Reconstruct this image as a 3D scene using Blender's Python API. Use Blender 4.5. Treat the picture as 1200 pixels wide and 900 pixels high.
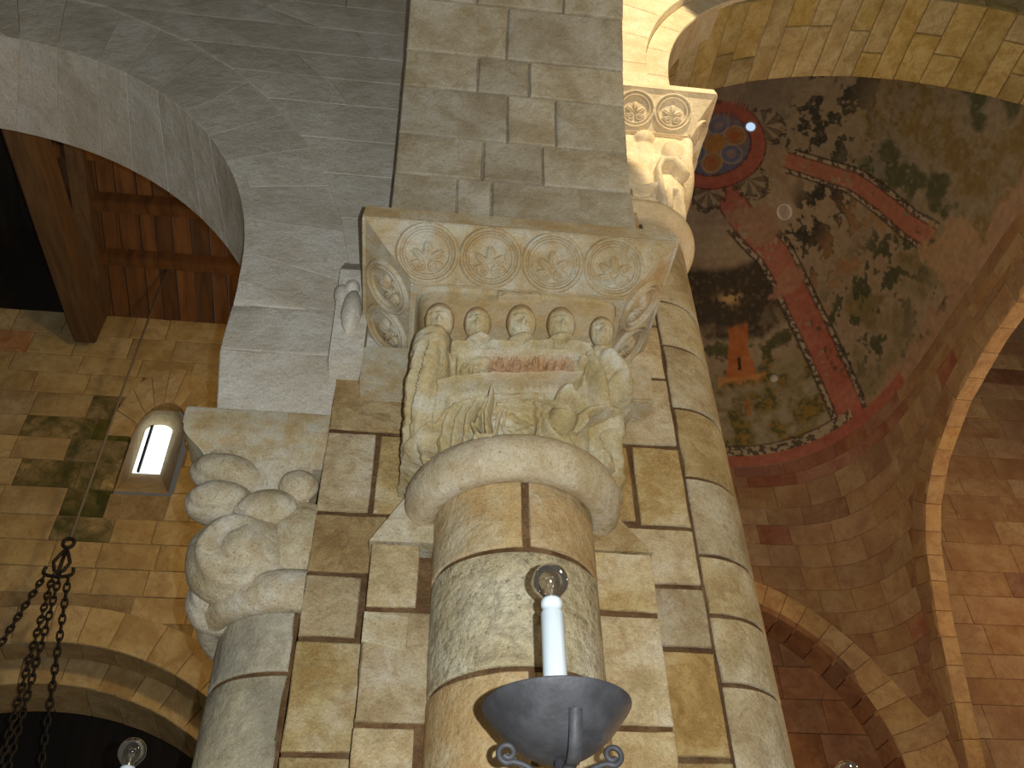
import bpy, bmesh, math, random
import numpy as np
from mathutils import Vector, Matrix, noise
for o in list(bpy.data.objects): bpy.data.objects.remove(o)
scene = bpy.context.scene
C = scene.collection
random.seed(7)
PI = math.pi
# ------------------------------------------------------------------ camera (z = 0 is eye height, floor at -1.6)
FPX, PITCH, YAW, ROLL = 1065.044, 0.7252, 0.1332, -0.023
CAM = Vector((-0.3564, -2.7199, 0.0))
_F = Vector((math.sin(YAW)*math.cos(PITCH), math.cos(YAW)*math.cos(PITCH), math.sin(PITCH)))
_R0 = Vector((math.cos(YAW), -math.sin(YAW), 0)); _U0 = _R0.cross(_F)
_R = _R0*math.cos(ROLL) + _U0*math.sin(ROLL); _U = _U0*math.cos(ROLL) - _R0*math.sin(ROLL)
cd = bpy.data.cameras.new('camera'); cam = bpy.data.objects.new('camera', cd); C.objects.link(cam)
cd.sensor_width = 36; cd.lens = 36*FPX/1200; cd.clip_start = 0.02; cd.clip_end = 200
M = Matrix((_R, _U, -_F)).transposed().to_4x4(); M.translation = CAM
cam.matrix_world = M
scene.camera = cam
# ------------------------------------------------------------------ world, lights, exposure
w = bpy.data.worlds.new('world'); scene.world = w; w.use_nodes = True
w.node_tree.nodes['Background'].inputs[0].default_value = (1.0, 0.92, 0.78, 1)
w.node_tree.nodes['Background'].inputs[1].default_value = 0.062
scene.view_settings.view_transform = 'Standard'; scene.view_settings.look = 'None'
scene.view_settings.exposure = 0.18; scene.view_settings.gamma = 1.0
scene.view_settings.use_curve_mapping = False
def light(name, kind, loc, energy, col, radius=0.05, aim=None, size=None, blend=0.3, scale=None):
    d = bpy.data.lights.new(name, kind); d.energy = energy; d.color = col; d.shadow_soft_size = radius
    o = bpy.data.objects.new(name, d); C.objects.link(o); o.location = loc
    if aim is not None:
        o.rotation_euler = (Vector(aim)-Vector(loc)).to_track_quat('-Z', 'Y').to_euler()
    if kind == 'SPOT': d.spot_size = size; d.spot_blend = blend
    if scale: o.scale = scale
    return o
light('camera_flash', 'POINT', CAM + _R*0.075 + _U*0.02, 285, (0.92, 0.97, 1.0), 0.008)
light('sun_patch', 'SPOT', (1.25, -4.4, 5.9), 1200, (1.0, 0.83, 0.56), 0.02, aim=(0.99, -0.1, 5.13), size=math.radians(27), blend=0.2, scale=(0.42, 1, 1))
light('aisle_lamp', 'POINT', (-1.0, 1.3, 4.5), 112, (1.0, 0.66, 0.28), 0.15)
light('crossing_lamp', 'POINT', (2.2, 1.8, 0.6), 82, (1.0, 0.60, 0.31), 0.2)
light('transept_fill', 'POINT', (6.4, 2.6, 4.2), 105, (1.0, 0.60, 0.31), 0.2)  # unseen fill light, added to brighten the transept wall
light('vault_lamp', 'POINT', (2.3, -1.6, 3.2), 62, (1.0, 0.74, 0.38), 0.2)

# ------------------------------------------------------------------ pixel helpers
def ray(x, y): return _F + _R*((x-600)/FPX) + _U*((450-y)/FPX)
def atY(x, y, Y): v = ray(x, y); return CAM + v*((Y-CAM.y)/v.y)
def atX(x, y, X): v = ray(x, y); return CAM + v*((X-CAM.x)/v.x)
def zA(x, y, Y): return atY(x, y, Y).z

# ------------------------------------------------------------------ materials
def nd(nt, t, **kw):
    n = nt.nodes.new(t)
    for k, v in kw.items():
        if k.startswith('i_'): n.inputs[int(k[2:])].default_value = v
        else: setattr(n, k, v)
    return n
def ramp(nt, fac, stops):
    r = nt.nodes.new('ShaderNodeValToRGB'); e = r.color_ramp.elements
    while len(e) < len(stops): e.new(0.5)
    for el, (p, c) in zip(e, stops): el.position = p; el.color = (*c, 1) if len(c) == 3 else c
    nt.links.new(fac, r.inputs[0]); return r.outputs[0]
def mix(nt, fac, a, b, mode='MIX'):
    m = nt.nodes.new('ShaderNodeMix'); m.data_type = 'RGBA'; m.blend_type = mode
    for sock, v in ((m.inputs[0], fac), (m.inputs[6], a), (m.inputs[7], b)):
        if hasattr(v, 'is_output'): nt.links.new(v, sock)
        elif isinstance(v, (int, float)): sock.default_value = v
        else: sock.default_value = (*v, 1)
    return m.outputs[2]
def mat_new(name):
    m = bpy.data.materials.new(name); m.use_nodes = True
    nt = m.node_tree; b = nt.nodes['Principled BSDF']; return m, nt, b
def stone(name, c1, c2, c3, stain=(0.25, 0.17, 0.09), stain_amt=0.5, sc=3.0, bump=0.5, var=0.25, paint=False, pits=0.35, rough=0.85, pitsc=55, bdist=0.02):
    m, nt, b = mat_new(name); L = nt.links.new
    tc = nd(nt, 'ShaderNodeTexCoord'); oi = nd(nt, 'ShaderNodeObjectInfo')
    vm = nd(nt, 'ShaderNodeVectorMath', operation='SCALE'); vm.inputs[0].default_value = (7.3, 3.1, 5.7); L(oi.outputs['Random'], vm.inputs[3])
    va = nd(nt, 'ShaderNodeVectorMath', operation='ADD'); L(tc.outputs['Object'], va.inputs[0]); L(vm.outputs[0], va.inputs[1])
    V = va.outputs[0]
    def nz(scale, det, rg=0.6, dist=0.0):
        n = nd(nt, 'ShaderNodeTexNoise'); n.inputs['Scale'].default_value = scale; n.inputs['Detail'].default_value = det
        n.inputs['Roughness'].default_value = rg; n.inputs['Distortion'].default_value = dist; L(V, n.inputs['Vector']); return n.outputs['Fac']
    n1 = nz(sc, 7, 0.62, 0.4); n2 = nz(sc*2.7+1, 8, 0.68, 0.8); n3 = nz(pitsc, 5, 0.7)
    col = ramp(nt, n1, [(0.38, c1), (0.5, c2), (0.62, c3)])
    sf = ramp(nt, n2, [(0.46, (0, 0, 0)), (0.62, (1, 1, 1))])
    sm = nd(nt, 'ShaderNodeMath', operation='MULTIPLY'); L(sf, sm.inputs[0]); sm.inputs[1].default_value = stain_amt
    col = mix(nt, sm.outputs[0], col, stain)
    pf = ramp(nt, n3, [(0.30, (1, 1, 1)), (0.44, (0, 0, 0))])
    pm = nd(nt, 'ShaderNodeMath', operation='MULTIPLY'); L(pf, pm.inputs[0]); pm.inputs[1].default_value = pits
    col = mix(nt, pm.outputs[0], col, tuple(x*0.5 for x in stain))
    n4 = nz(150, 3, 0.7); col = mix(nt, 0.75, col, ramp(nt, n4, [(0.3, (0.72, 0.72, 0.72)), (0.7, (1.25, 1.25, 1.25))]), 'MULTIPLY')
    if paint:
        at = nd(nt, 'ShaderNodeAttribute', attribute_name='paint')
        fm = nd(nt, 'ShaderNodeMath', operation='MULTIPLY'); L(at.outputs['Alpha'], fm.inputs[0])
        L(ramp(nt, n2, [(0.40, (1, 1, 1)), (0.75, (0.45, 0.45, 0.45))]), fm.inputs[1])
        col = mix(nt, fm.outputs[0], col, at.outputs['Color'])
    hs = nd(nt, 'ShaderNodeHueSaturation'); L(col, hs.inputs['Color'])
    mr = nd(nt, 'ShaderNodeMapRange'); L(oi.outputs['Random'], mr.inputs[0]); mr.inputs[3].default_value = 1-var; mr.inputs[4].default_value = 1+var; L(mr.outputs[0], hs.inputs['Value'])
    ml = nd(nt, 'ShaderNodeMath', operation='MULTIPLY'); L(oi.outputs['Random'], ml.inputs[0]); ml.inputs[1].default_value = 17.3
    fr = nd(nt, 'ShaderNodeMath', operation='FRACT'); L(ml.outputs[0], fr.inputs[0])
    mr2 = nd(nt, 'ShaderNodeMapRange'); L(fr.outputs[0], mr2.inputs[0]); mr2.inputs[3].default_value = 1-var*0.8; mr2.inputs[4].default_value = 1+var*0.8; L(mr2.outputs[0], hs.inputs['Saturation'])
    L(hs.outputs[0], b.inputs['Base Color'])
    b.inputs['Roughness'].default_value = rough; b.inputs['Specular IOR Level'].default_value = 0.25
    ad = nd(nt, 'ShaderNodeMath', operation='MULTIPLY_ADD'); L(n3, ad.inputs[0]); ad.inputs[1].default_value = 0.35; L(nz(sc*5+3, 6, 0.6), ad.inputs[2])
    bp = nd(nt, 'ShaderNodeBump'); bp.inputs['Strength'].default_value = bump; bp.inputs['Distance'].default_value = bdist; L(ad.outputs[0], bp.inputs['Height'])
    L(bp.outputs[0], b.inputs['Normal'])
    return m
def plain(name, col, rough=0.6, metal=0.0, nsc=20, namt=0.3, bump=0.2, spec=0.4):
    m, nt, b = mat_new(name); L = nt.links.new
    tc = nd(nt, 'ShaderNodeTexCoord'); n = nd(nt, 'ShaderNodeTexNoise'); n.inputs['Scale'].default_value = nsc; n.inputs['Detail'].default_value = 6
    L(tc.outputs['Object'], n.inputs['Vector'])
    c = mix(nt, n.outputs['Fac'], tuple(x*(1-namt) for x in col), tuple(min(1, x*(1+namt)) for x in col))
    L(c, b.inputs['Base Color']); b.inputs['Roughness'].default_value = rough; b.inputs['Metallic'].default_value = metal; b.inputs['Specular IOR Level'].default_value = spec
    bp = nd(nt, 'ShaderNodeBump'); bp.inputs['Strength'].default_value = bump; bp.inputs['Distance'].default_value = 0.005; L(n.outputs['Fac'], bp.inputs['Height']); L(bp.outputs[0], b.inputs['Normal'])
    return m
MT = {}
MT['pier'] = stone('pier_stone', (0.36, 0.26, 0.12), (0.49, 0.38, 0.20), (0.56, 0.47, 0.31), (0.30, 0.17, 0.06), 0.5, 3.6, 0.8, 0.14)
MT['pier_brown'] = stone('brown_stone', (0.30, 0.19, 0.07), (0.40, 0.27, 0.11), (0.46, 0.35, 0.18), (0.22, 0.12, 0.04), 0.6, 4, 0.6, 0.12)
MT['drum'] = stone('drum_stone', (0.38, 0.28, 0.14), (0.50, 0.40, 0.23), (0.56, 0.49, 0.34), (0.27, 0.18, 0.08), 0.5, 3.0, 0.75, 0.12, pits=0.5)
MT['drum_grey'] = stone('grey_drum_stone', (0.30, 0.27, 0.20), (0.42, 0.38, 0.27), (0.50, 0.44, 0.30), (0.22, 0.17, 0.10), 0.5, 3, 0.6, 0.12)
MT['capital'] = stone('carved_stone', (0.38, 0.30, 0.14), (0.47, 0.40, 0.24), (0.52, 0.48, 0.36), (0.40, 0.26, 0.09), 0.45, 6, 0.6, 0.03, paint=True, pitsc=90, bdist=0.010)
MT['impost'] = stone('impost_stone', (0.40, 0.30, 0.15), (0.47, 0.40, 0.26), (0.50, 0.47, 0.37), (0.40, 0.24, 0.08), 0.5, 5, 0.5, 0.03, pitsc=90, bdist=0.006)
MT['ring'] = stone('ring_stone', (0.42, 0.34, 0.20), (0.51, 0.43, 0.29), (0.55, 0.49, 0.37), (0.36, 0.24, 0.11), 0.45, 5, 0.7, 0.03, pits=0.6, pitsc=70, bdist=0.01)
MT['capital_left'] = stone('pitted_stone', (0.42, 0.35, 0.21), (0.51, 0.44, 0.30), (0.57, 0.52, 0.41), (0.36, 0.25, 0.12), 0.5, 5, 0.8, 0.06, pits=0.6, pitsc=75, bdist=0.01)
MT['grey'] = stone('grey_arch_stone', (0.54, 0.49, 0.39), (0.63, 0.58, 0.48), (0.69, 0.65, 0.56), (0.50, 0.42, 0.30), 0.45, 2.2, 0.7, 0.06, pits=0.15)
MT['pil'] = stone('pilaster_stone', (0.38, 0.32, 0.22), (0.47, 0.42, 0.31), (0.53, 0.49, 0.39), (0.32, 0.24, 0.13), 0.45, 3.5, 0.5, 0.10)
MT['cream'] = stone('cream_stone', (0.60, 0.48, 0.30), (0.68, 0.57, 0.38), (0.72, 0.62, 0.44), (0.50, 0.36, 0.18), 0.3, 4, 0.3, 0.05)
MT['vault'] = stone('vault_stone', (0.36, 0.27, 0.11), (0.44, 0.34, 0.15), (0.50, 0.41, 0.21), (0.26, 0.17, 0.05), 0.5, 3.5, 0.5, 0.16)
MT['aisle'] = stone('aisle_stone', (0.36, 0.27, 0.13), (0.46, 0.36, 0.18), (0.52, 0.43, 0.25), (0.28, 0.18, 0.08), 0.5, 1.8, 0.5, 0.08, pitsc=25)
MT['aisle_red'] = stone('reddish_aisle_stone', (0.34, 0.20, 0.10), (0.42, 0.25, 0.13), (0.48, 0.32, 0.17), (0.30, 0.10, 0.05), 0.6, 3, 0.5, 0.16, pitsc=25)
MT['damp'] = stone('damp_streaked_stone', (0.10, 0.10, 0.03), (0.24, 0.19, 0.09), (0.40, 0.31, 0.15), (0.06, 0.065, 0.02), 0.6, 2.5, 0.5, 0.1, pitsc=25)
MT['drum_stain'] = stone('blackened_pale_stone', (0.46, 0.38, 0.22), (0.54, 0.46, 0.29), (0.57, 0.51, 0.36), (0.15, 0.12, 0.07), 0.5, 4.5, 0.9, 0.04, pits=0.75, pitsc=40)
MT['drum_warm'] = stone('warm_drum_stone', (0.44, 0.29, 0.12), (0.52, 0.38, 0.19), (0.56, 0.47, 0.31), (0.38, 0.21, 0.07), 0.5, 3.0, 0.75, 0.06, pits=0.4)
MT['rose_ochre'] = stone('ochre_rose_stone', (0.42, 0.27, 0.13), (0.50, 0.34, 0.16), (0.54, 0.39, 0.20), (0.32, 0.16, 0.08), 0.5, 2.5, 0.6, 0.08, pitsc=25)
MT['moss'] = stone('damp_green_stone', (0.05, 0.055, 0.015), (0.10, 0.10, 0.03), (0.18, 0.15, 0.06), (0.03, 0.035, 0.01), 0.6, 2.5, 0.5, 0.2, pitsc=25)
MT['rose'] = stone('rose_wall_stone', (0.32, 0.19, 0.10), (0.38, 0.25, 0.13), (0.44, 0.31, 0.17), (0.27, 0.13, 0.07), 0.5, 1.6, 0.6, 0.09, pitsc=25)
MT['rose_red'] = stone('red_painted_stone', (0.29, 0.13, 0.09), (0.34, 0.17, 0.11), (0.37, 0.22, 0.13), (0.26, 0.08, 0.05), 0.5, 2.4, 0.5, 0.12, pitsc=25)
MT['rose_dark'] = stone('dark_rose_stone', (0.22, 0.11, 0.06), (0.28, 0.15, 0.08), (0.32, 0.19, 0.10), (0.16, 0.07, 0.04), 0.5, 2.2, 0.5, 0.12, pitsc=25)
MT['mortar'] = stone('brown_mortar', (0.10, 0.05, 0.02), (0.14, 0.075, 0.03), (0.19, 0.11, 0.05), (0.10, 0.06, 0.03), 0.5, 8, 0.7, 0.05)
MT['mortar_light'] = stone('pale_mortar', (0.34, 0.28, 0.19), (0.42, 0.36, 0.26), (0.46, 0.41, 0.31), (0.26, 0.20, 0.12), 0.4, 6, 0.6, 0.05)
MT['mortar_aisle'] = stone('ochre_mortar', (0.26, 0.19, 0.09), (0.32, 0.24, 0.12), (0.36, 0.28, 0.15), (0.18, 0.12, 0.06), 0.4, 6, 0.6, 0.05)
MT['mortar_rose'] = stone('rose_mortar', (0.26, 0.13, 0.07), (0.32, 0.18, 0.09), (0.34, 0.21, 0.11), (0.2, 0.1, 0.05), 0.4, 5, 0.6, 0.05)
MT['plaster'] = stone('window_plaster', (0.5, 0.46, 0.38), (0.58, 0.55, 0.48), (0.64, 0.61, 0.55), (0.36, 0.3, 0.2), 0.3, 5, 0.4, 0.05)
MT['iron'] = plain('wrought_iron', (0.050, 0.050, 0.054), 0.6, 0.2, 22, 0.75, 0.9)
MT['chain'] = plain('black_iron', (0.02, 0.018, 0.016), 0.6, 0.4, 40, 0.4, 0.2)
MT['rope'] = plain('grey_cable', (0.16, 0.14, 0.11), 0.8, 0, 60, 0.3, 0.3)
MT['sleeve'] = plain('white_sleeve', (0.62, 0.70, 0.74), 0.35, 0, 15, 0.05, 0.02)
MT['floor'] = stone('floor_stone', (0.2, 0.17, 0.12), (0.26, 0.22, 0.16), (0.3, 0.26, 0.2), var=0.1)
def wood(name, c1, c2, sc=(30, 30, 1.5)):
    m, nt, b = mat_new(name); L = nt.links.new
    tc = nd(nt, 'ShaderNodeTexCoord'); oi = nd(nt, 'ShaderNodeObjectInfo')
    mp = nd(nt, 'ShaderNodeMapping'); mp.inputs['Scale'].default_value = sc; L(tc.outputs['Object'], mp.inputs[0]); 
    vm = nd(nt, 'ShaderNodeVectorMath', operation='SCALE'); vm.inputs[0].default_value = (9, 9, 9); L(oi.outputs['Random'], vm.inputs[3]); L(vm.outputs[0], mp.inputs['Location'])
    n = nd(nt, 'ShaderNodeTexNoise'); n.inputs['Scale'].default_value = 1; n.inputs['Detail'].default_value = 6; n.inputs['Distortion'].default_value = 0.6; L(mp.outputs[0], n.inputs['Vector'])
    c = ramp(nt, n.outputs['Fac'], [(0.3, c1), (0.7, c2)])
    hs = nd(nt, 'ShaderNodeHueSaturation'); L(c, hs.inputs['Color']); mr = nd(nt, 'ShaderNodeMapRange'); L(oi.outputs['Random'], mr.inputs[0]); mr.inputs[3].default_value = 0.65; mr.inputs[4].default_value = 1.3; L(mr.outputs[0], hs.inputs['Value'])
    L(hs.outputs[0], b.inputs['Base Color']); b.inputs['Roughness'].default_value = 0.7
    bp = nd(nt, 'ShaderNodeBump'); bp.inputs['Strength'].default_value = 0.3; bp.inputs['Distance'].default_value = 0.01; L(n.outputs['Fac'], bp.inputs['Height']); L(bp.outputs[0], b.inputs['Normal'])
    return m
MT['wood'] = wood('brown_boards', (0.07, 0.03, 0.009), (0.16, 0.07, 0.02), (14, 2, 2))
MT['beam'] = wood('dark_beam', (0.06, 0.035, 0.016), (0.11, 0.065, 0.03), (20, 2, 20))
MT['shade_dark'] = wood('shade_black_wood', (0.008, 0.006, 0.004), (0.02, 0.014, 0.008), (14, 2, 2))  # shade put into the colour: near-black wood for unlit areas
def glass_mat():
    m, nt, b = mat_new('clear_glass'); L = nt.links.new; nt.nodes.remove(b)
    out = [n for n in nt.nodes if n.type == 'OUTPUT_MATERIAL'][0]
    t = nd(nt, 'ShaderNodeBsdfTransparent'); t.inputs[0].default_value = (0.88, 0.85, 0.80, 1)
    g = nd(nt, 'ShaderNodeBsdfGlossy'); g.inputs['Roughness'].default_value = 0.03
    lw = nd(nt, 'ShaderNodeLayerWeight'); lw.inputs[0].default_value = 0.35
    mx = nd(nt, 'ShaderNodeMixShader'); L(ramp(nt, lw.outputs['Fresnel'], [(0.0, (0.06, 0.06, 0.06)), (0.6, (0.9, 0.9, 0.9))]), mx.inputs[0]); L(t.outputs[0], mx.inputs[1]); L(g.outputs[0], mx.inputs[2]); df = nd(nt, 'ShaderNodeBsdfDiffuse'); df.inputs[0].default_value = (0.9, 0.87, 0.8, 1); m2 = nd(nt, 'ShaderNodeMixShader'); L(ramp(nt, lw.outputs['Facing'], [(0.62, (0.01, 0.01, 0.01)), (0.92, (0.55, 0.55, 0.55))]), m2.inputs[0]); L(mx.outputs[0], m2.inputs[1]); L(df.outputs[0], m2.inputs[2]); L(m2.outputs[0], out.inputs[0])  # pale diffuse mix at grazing angles paints a bright rim highlight
    return m
MT['glass'] = glass_mat()
def emit(name, col, s):
    m, nt, b = mat_new(name); b.inputs['Base Color'].default_value = (*col, 1)
    b.inputs['Emission Color'].default_value = (*col, 1); b.inputs['Emission Strength'].default_value = s; return m
MT['daylight'] = emit('daylight_pane', (0.80, 0.92, 1.0), 1.5)
MT['oculus'] = emit('daylight_opening', (0.50, 0.70, 1.0), 0.8)
MT['filament'] = plain('tungsten_support', (0.6, 0.55, 0.45), 0.3, 0.8)
MT['disc'] = plain('grey_glass_disc', (0.55, 0.45, 0.38), 0.25, 0.1)
MT['disc_rim'] = plain('pale_rim', (0.95, 0.88, 0.8), 0.3, 0.0)

# ------------------------------------------------------------------ mesh helpers
def obj(name, me, mat=None, parent=None, smooth=True):
    o = bpy.data.objects.new(name, me); C.objects.link(o)
    if mat is not None and not me.materials: me.materials.append(MT[mat] if isinstance(mat, str) else mat)
    if smooth:
        for p in me.polygons: p.use_smooth = True
    if parent: o.parent = parent
    return o
def raw(name, V, Fc): me = bpy.data.meshes.new(name); me.from_pydata([tuple(v) for v in V], [], Fc); me.update(); return me
def empty(name, loc=(0, 0, 0), rz=0):
    o = bpy.data.objects.new(name, None); C.objects.link(o); o.location = loc; o.rotation_euler = (0, 0, rz); o.empty_display_size = 0.1; return o
def tag(o, label, cat=None, group=None, kind=None):
    o['label'] = label
    if cat: o['category'] = cat
    if group: o['group'] = group
    if kind: o['kind'] = kind
    return o
def grid_mesh(name, P, flip=False, closed_u=False):
    """P: array (nu, nv, 3)"""
    nu, nv = P.shape[:2]; V = P.reshape(-1, 3).tolist(); Fc = []
    for i in range(nu if closed_u else nu-1):
        a = i*nv; b = ((i+1) % nu)*nv
        for j in range(nv-1):
            q = (a+j, b+j, b+j+1, a+j+1); Fc.append(q[::-1] if flip else q)
    return raw(name, V, Fc)
def block(name, f, u0, u1, v0, v1, depth, mat, parent, nu=1, nv=1, bev=0.008, amp=0.0, gap=0.006, skew=0.0, chip=0.0):
    """a stone: f(u, v, h) -> point at height h above the face. Rounded arris, uneven face, sides going back by depth."""
    um, vm = (u0+u1)/2, (v0+v1)/2
    lu = max(1e-4, (Vector(f(u1, vm, 0))-Vector(f(u0, vm, 0))).length); lv = max(1e-4, (Vector(f(um, v1, 0))-Vector(f(um, v0, 0))).length)
    du, dv = (u1-u0), (v1-v0); gu, gv = gap/2/lu, gap/2/lv
    bu, bv = min(0.3, bev/lu), min(0.3, bev/lv)
    def lines(g, b, n):
        a = [g, g+b*0.35, g+b, g+b*1.5]; m = [g+b*1.5+(1-2*g-3*b)*k/n for k in range(1, n)]
        return a+m+[1-g-b*1.5, 1-g-b, 1-g-b*0.35, 1-g]
    us, vs = lines(gu, bu, nu), lines(gv, bv, nv)
    seed = random.random()*100; V = []; NU, NV = len(us), len(vs)
    for i, a in enumerate(us):
        for j, b in enumerate(vs):
            ei = min(i, NU-1-i); ej = min(j, NV-1-j); e = min(ei, ej)
            h = {0: -bev, 1: -bev*0.3}.get(e, 0.0)
            if ei < 2 and ej < 2: h -= bev*0.4
            aa, bb = a, b
            p = f(u0+du*aa, v0+dv*bb, h)
            if amp or chip:
                q = Vector(p)*6 + Vector((seed, seed*0.7, 0)); k = noise.noise(q)*amp + noise.noise(q*3.1)*amp*0.4
                if e < 3 and chip:
                    k -= max(0, noise.noise(q*1.3+Vector((9, 3, 1)))-0.05)*chip*(3-e)/3
                    aa += (0.5-a)*0 ; w_ = noise.noise(q*0.9+Vector((2, 8, 4)))*chip*0.5
                    if ei < 2: aa += (1 if i < 2 else -1)*max(0, w_)/lu
                    if ej < 2: bb += (1 if j < 2 else -1)*max(0, w_)/lv
                p = f(u0+du*aa, v0+dv*bb, h+k)
            V.append(tuple(p))
    Fc = []
    for i in range(NU-1):
        for j in range(NV-1): Fc.append((i*NV+j, (i+1)*NV+j, (i+1)*NV+j+1, i*NV+j+1))
    ring = [i*NV for i in range(NU)] + [(NU-1)*NV+j for j in range(1, NV)] + [i*NV+NV-1 for i in range(NU-2, -1, -1)] + [j for j in range(NV-2, 0, -1)]
    n0 = len(V); us_ = [us[k//NV] for k in ring]; vs_ = [vs[k % NV] for k in ring]
    for a, b in zip(us_, vs_): V.append(tuple(f(u0+du*a, v0+dv*b, -depth)))
    n = len(ring)
    for k in range(n): Fc.append((ring[k], n0+k, n0+(k+1) % n, ring[(k+1) % n]))
    me = raw(name, V, Fc); bm = bmesh.new(); bm.from_mesh(me); bmesh.ops.recalc_face_normals(bm, faces=bm.faces)
    # make sure normals look outwards
    c0 = Vector(f(um, vm, 0)); nrm = (Vector(f(um, vm, 0.01))-c0)
    bm.faces.ensure_lookup_table(); fc = min(bm.faces, key=lambda q: (q.calc_center_median()-c0).length)
    if fc.normal.dot(nrm) < 0: bmesh.ops.reverse_faces(bm, faces=bm.faces)
    bm.to_mesh(me); bm.free()
    o = obj(name, me, mat, parent, smooth=True); me.set_sharp_from_angle(angle=math.radians(38))
    return o
def quadY(tl, tr, br, bl, Y):
    """bilinear face on the plane y = Y from four (X, z) corners; height goes towards -y"""
    def f(u, v, h):
        x = (tl[0]*(1-u)+tr[0]*u)*(1-v)+(bl[0]*(1-u)+br[0]*u)*v; z = (tl[1]*(1-u)+tr[1]*u)*(1-v)+(bl[1]*(1-u)+br[1]*u)*v
        return (x, Y-h, z)
    return f
def box(x0, x1, y0, y1, z0, z1):
    V = [(x, y, z) for x in (x0, x1) for y in (y0, y1) for z in (z0, z1)]
    return raw('box', V, [(0, 1, 3, 2), (4, 6, 7, 5), (0, 4, 5, 1), (2, 3, 7, 6), (0, 2, 6, 4), (1, 5, 7, 3)])
def bevbox(name, x0, x1, y0, y1, z0, z1, b=0.01):
    me = box(x0, x1, y0, y1, z0, z1); bm = bmesh.new(); bm.from_mesh(me); bmesh.ops.bevel(bm, geom=bm.edges[:], offset=b, segments=2, affect='EDGES'); bm.to_mesh(me); bm.free(); me.name = name; return me
def prism(poly, y0, y1):
    n = len(poly); V = [(x, y0, z) for x, z in poly]+[(x, y1, z) for x, z in poly]
    return raw('prism', V, [tuple(range(n))[::-1], tuple(range(n, 2*n))]+[(i, (i+1) % n, n+(i+1) % n, n+i) for i in range(n)])
def tube(pts, r, seg=8, cyclic=False):
    pts = [Vector(p) for p in pts]; n = len(pts); V = []; Fc = []; prev = None
    for i, p in enumerate(pts):
        t = (pts[(i+1) % n]-pts[i-1]) if cyclic else (pts[min(i+1, n-1)]-pts[max(i-1, 0)])
        t.normalize(); a = prev if prev is not None else (Vector((0, 0, 1)) if abs(t.z) < 0.9 else Vector((1, 0, 0)))
        a = (a - t*a.dot(t)).normalized(); prev = a; b = t.cross(a); rr = r[i] if isinstance(r, (list, tuple)) else r
        for k in range(seg):
            an = 2*PI*k/seg; V.append(p+(a*math.cos(an)+b*math.sin(an))*rr)
    for i in range(n if cyclic else n-1):
        for k in range(seg): Fc.append((i*seg+k, i*seg+(k+1) % seg, ((i+1) % n)*seg+(k+1) % seg, ((i+1) % n)*seg+k))
    if not cyclic: Fc.append(tuple(range(seg))[::-1]); Fc.append(tuple((n-1)*seg+k for k in range(seg)))
    return V, Fc
def tubes(name, lst, mat, parent=None):
    V = []; Fc = []
    for v, f in lst: k = len(V); V += v; Fc += [tuple(i+k for i in q) for q in f]
    return obj(name, raw(name, V, Fc), mat, parent)
def revolve(prof, a0=0, a1=2*PI, n=48, c=(0, 0)):
    full = abs(a1-a0-2*PI) < 1e-6; an = np.linspace(a0, a1, n, endpoint=not full)
    P = np.array([[(c[0]+r*math.cos(a), c[1]+r*math.sin(a), z) for r, z in prof] for a in an]); return P, full
def revobj(name, prof, mat, parent=None, a0=0, a1=2*PI, n=48, c=(0, 0)):
    P, full = revolve(prof, a0, a1, n, c); return obj(name, grid_mesh(name, P, False, full), mat, parent)
def smoothprof(pts, k=6):
    out = []; n = len(pts)
    for i in range(n-1):
        p0, p1, p2, p3 = pts[max(i-1, 0)], pts[i], pts[i+1], pts[min(i+2, n-1)]
        for j in range(k):
            t = j/k
            out.append(tuple(0.5*((2*b)+(-a+c)*t+(2*a-5*b+4*c-d)*t*t+(-a+3*b-3*c+d)*t**3) for a, b, c, d in zip(p0, p1, p2, p3)))
    out.append(pts[-1]); return out

# ================================================================== STRUCTURE
ZF = -1.6
fl = obj('floor', box(-7, 7, -5, 8, ZF-0.1, ZF), 'floor', smooth=False); tag(fl, 'stone church floor', kind='structure')

# ---------------- crossing pier: core, dosseret and squared blocks
AX, BX, YB = 0.498, 0.716, 0.136
pier = empty('crossing_pier', (0, 0.4, ZF)); tag(pier, 'tall stepped stone pier with brown joints behind the half columns', 'pier')
def part(name, me, mat, parent, smooth=False):
    o = obj(name, me, mat, parent, smooth); o.matrix_parent_inverse = parent.matrix_basis.inverted(); return o
bpy.context.view_layer.update()
def adopt(o, parent): o.parent = parent; o.matrix_parent_inverse = parent.matrix_basis.inverted(); return o
part('pier_core', box(-BX+0.012, BX-0.012, YB+0.010, 0.80, ZF, 4.6), 'mortar', pier)
part('dosseret_core', box(-AX+0.012, AX-0.012, 0.010, YB+0.05, ZF, 1.62), 'mortar', pier)
def strip(xl, xr, Y, zt, zb, mat='pier', n=7, dep=0.10, gap=0.017, chip=0.022):
    o = block('stone_block', quadY((xl, zt), (xr, zt), (xr, zb), (xl, zb), Y), 0, 1, 0, 1, dep, mat, None, n, n, 0.005, 0.003, gap, chip=chip)
    return adopt(o, pier)
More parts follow.
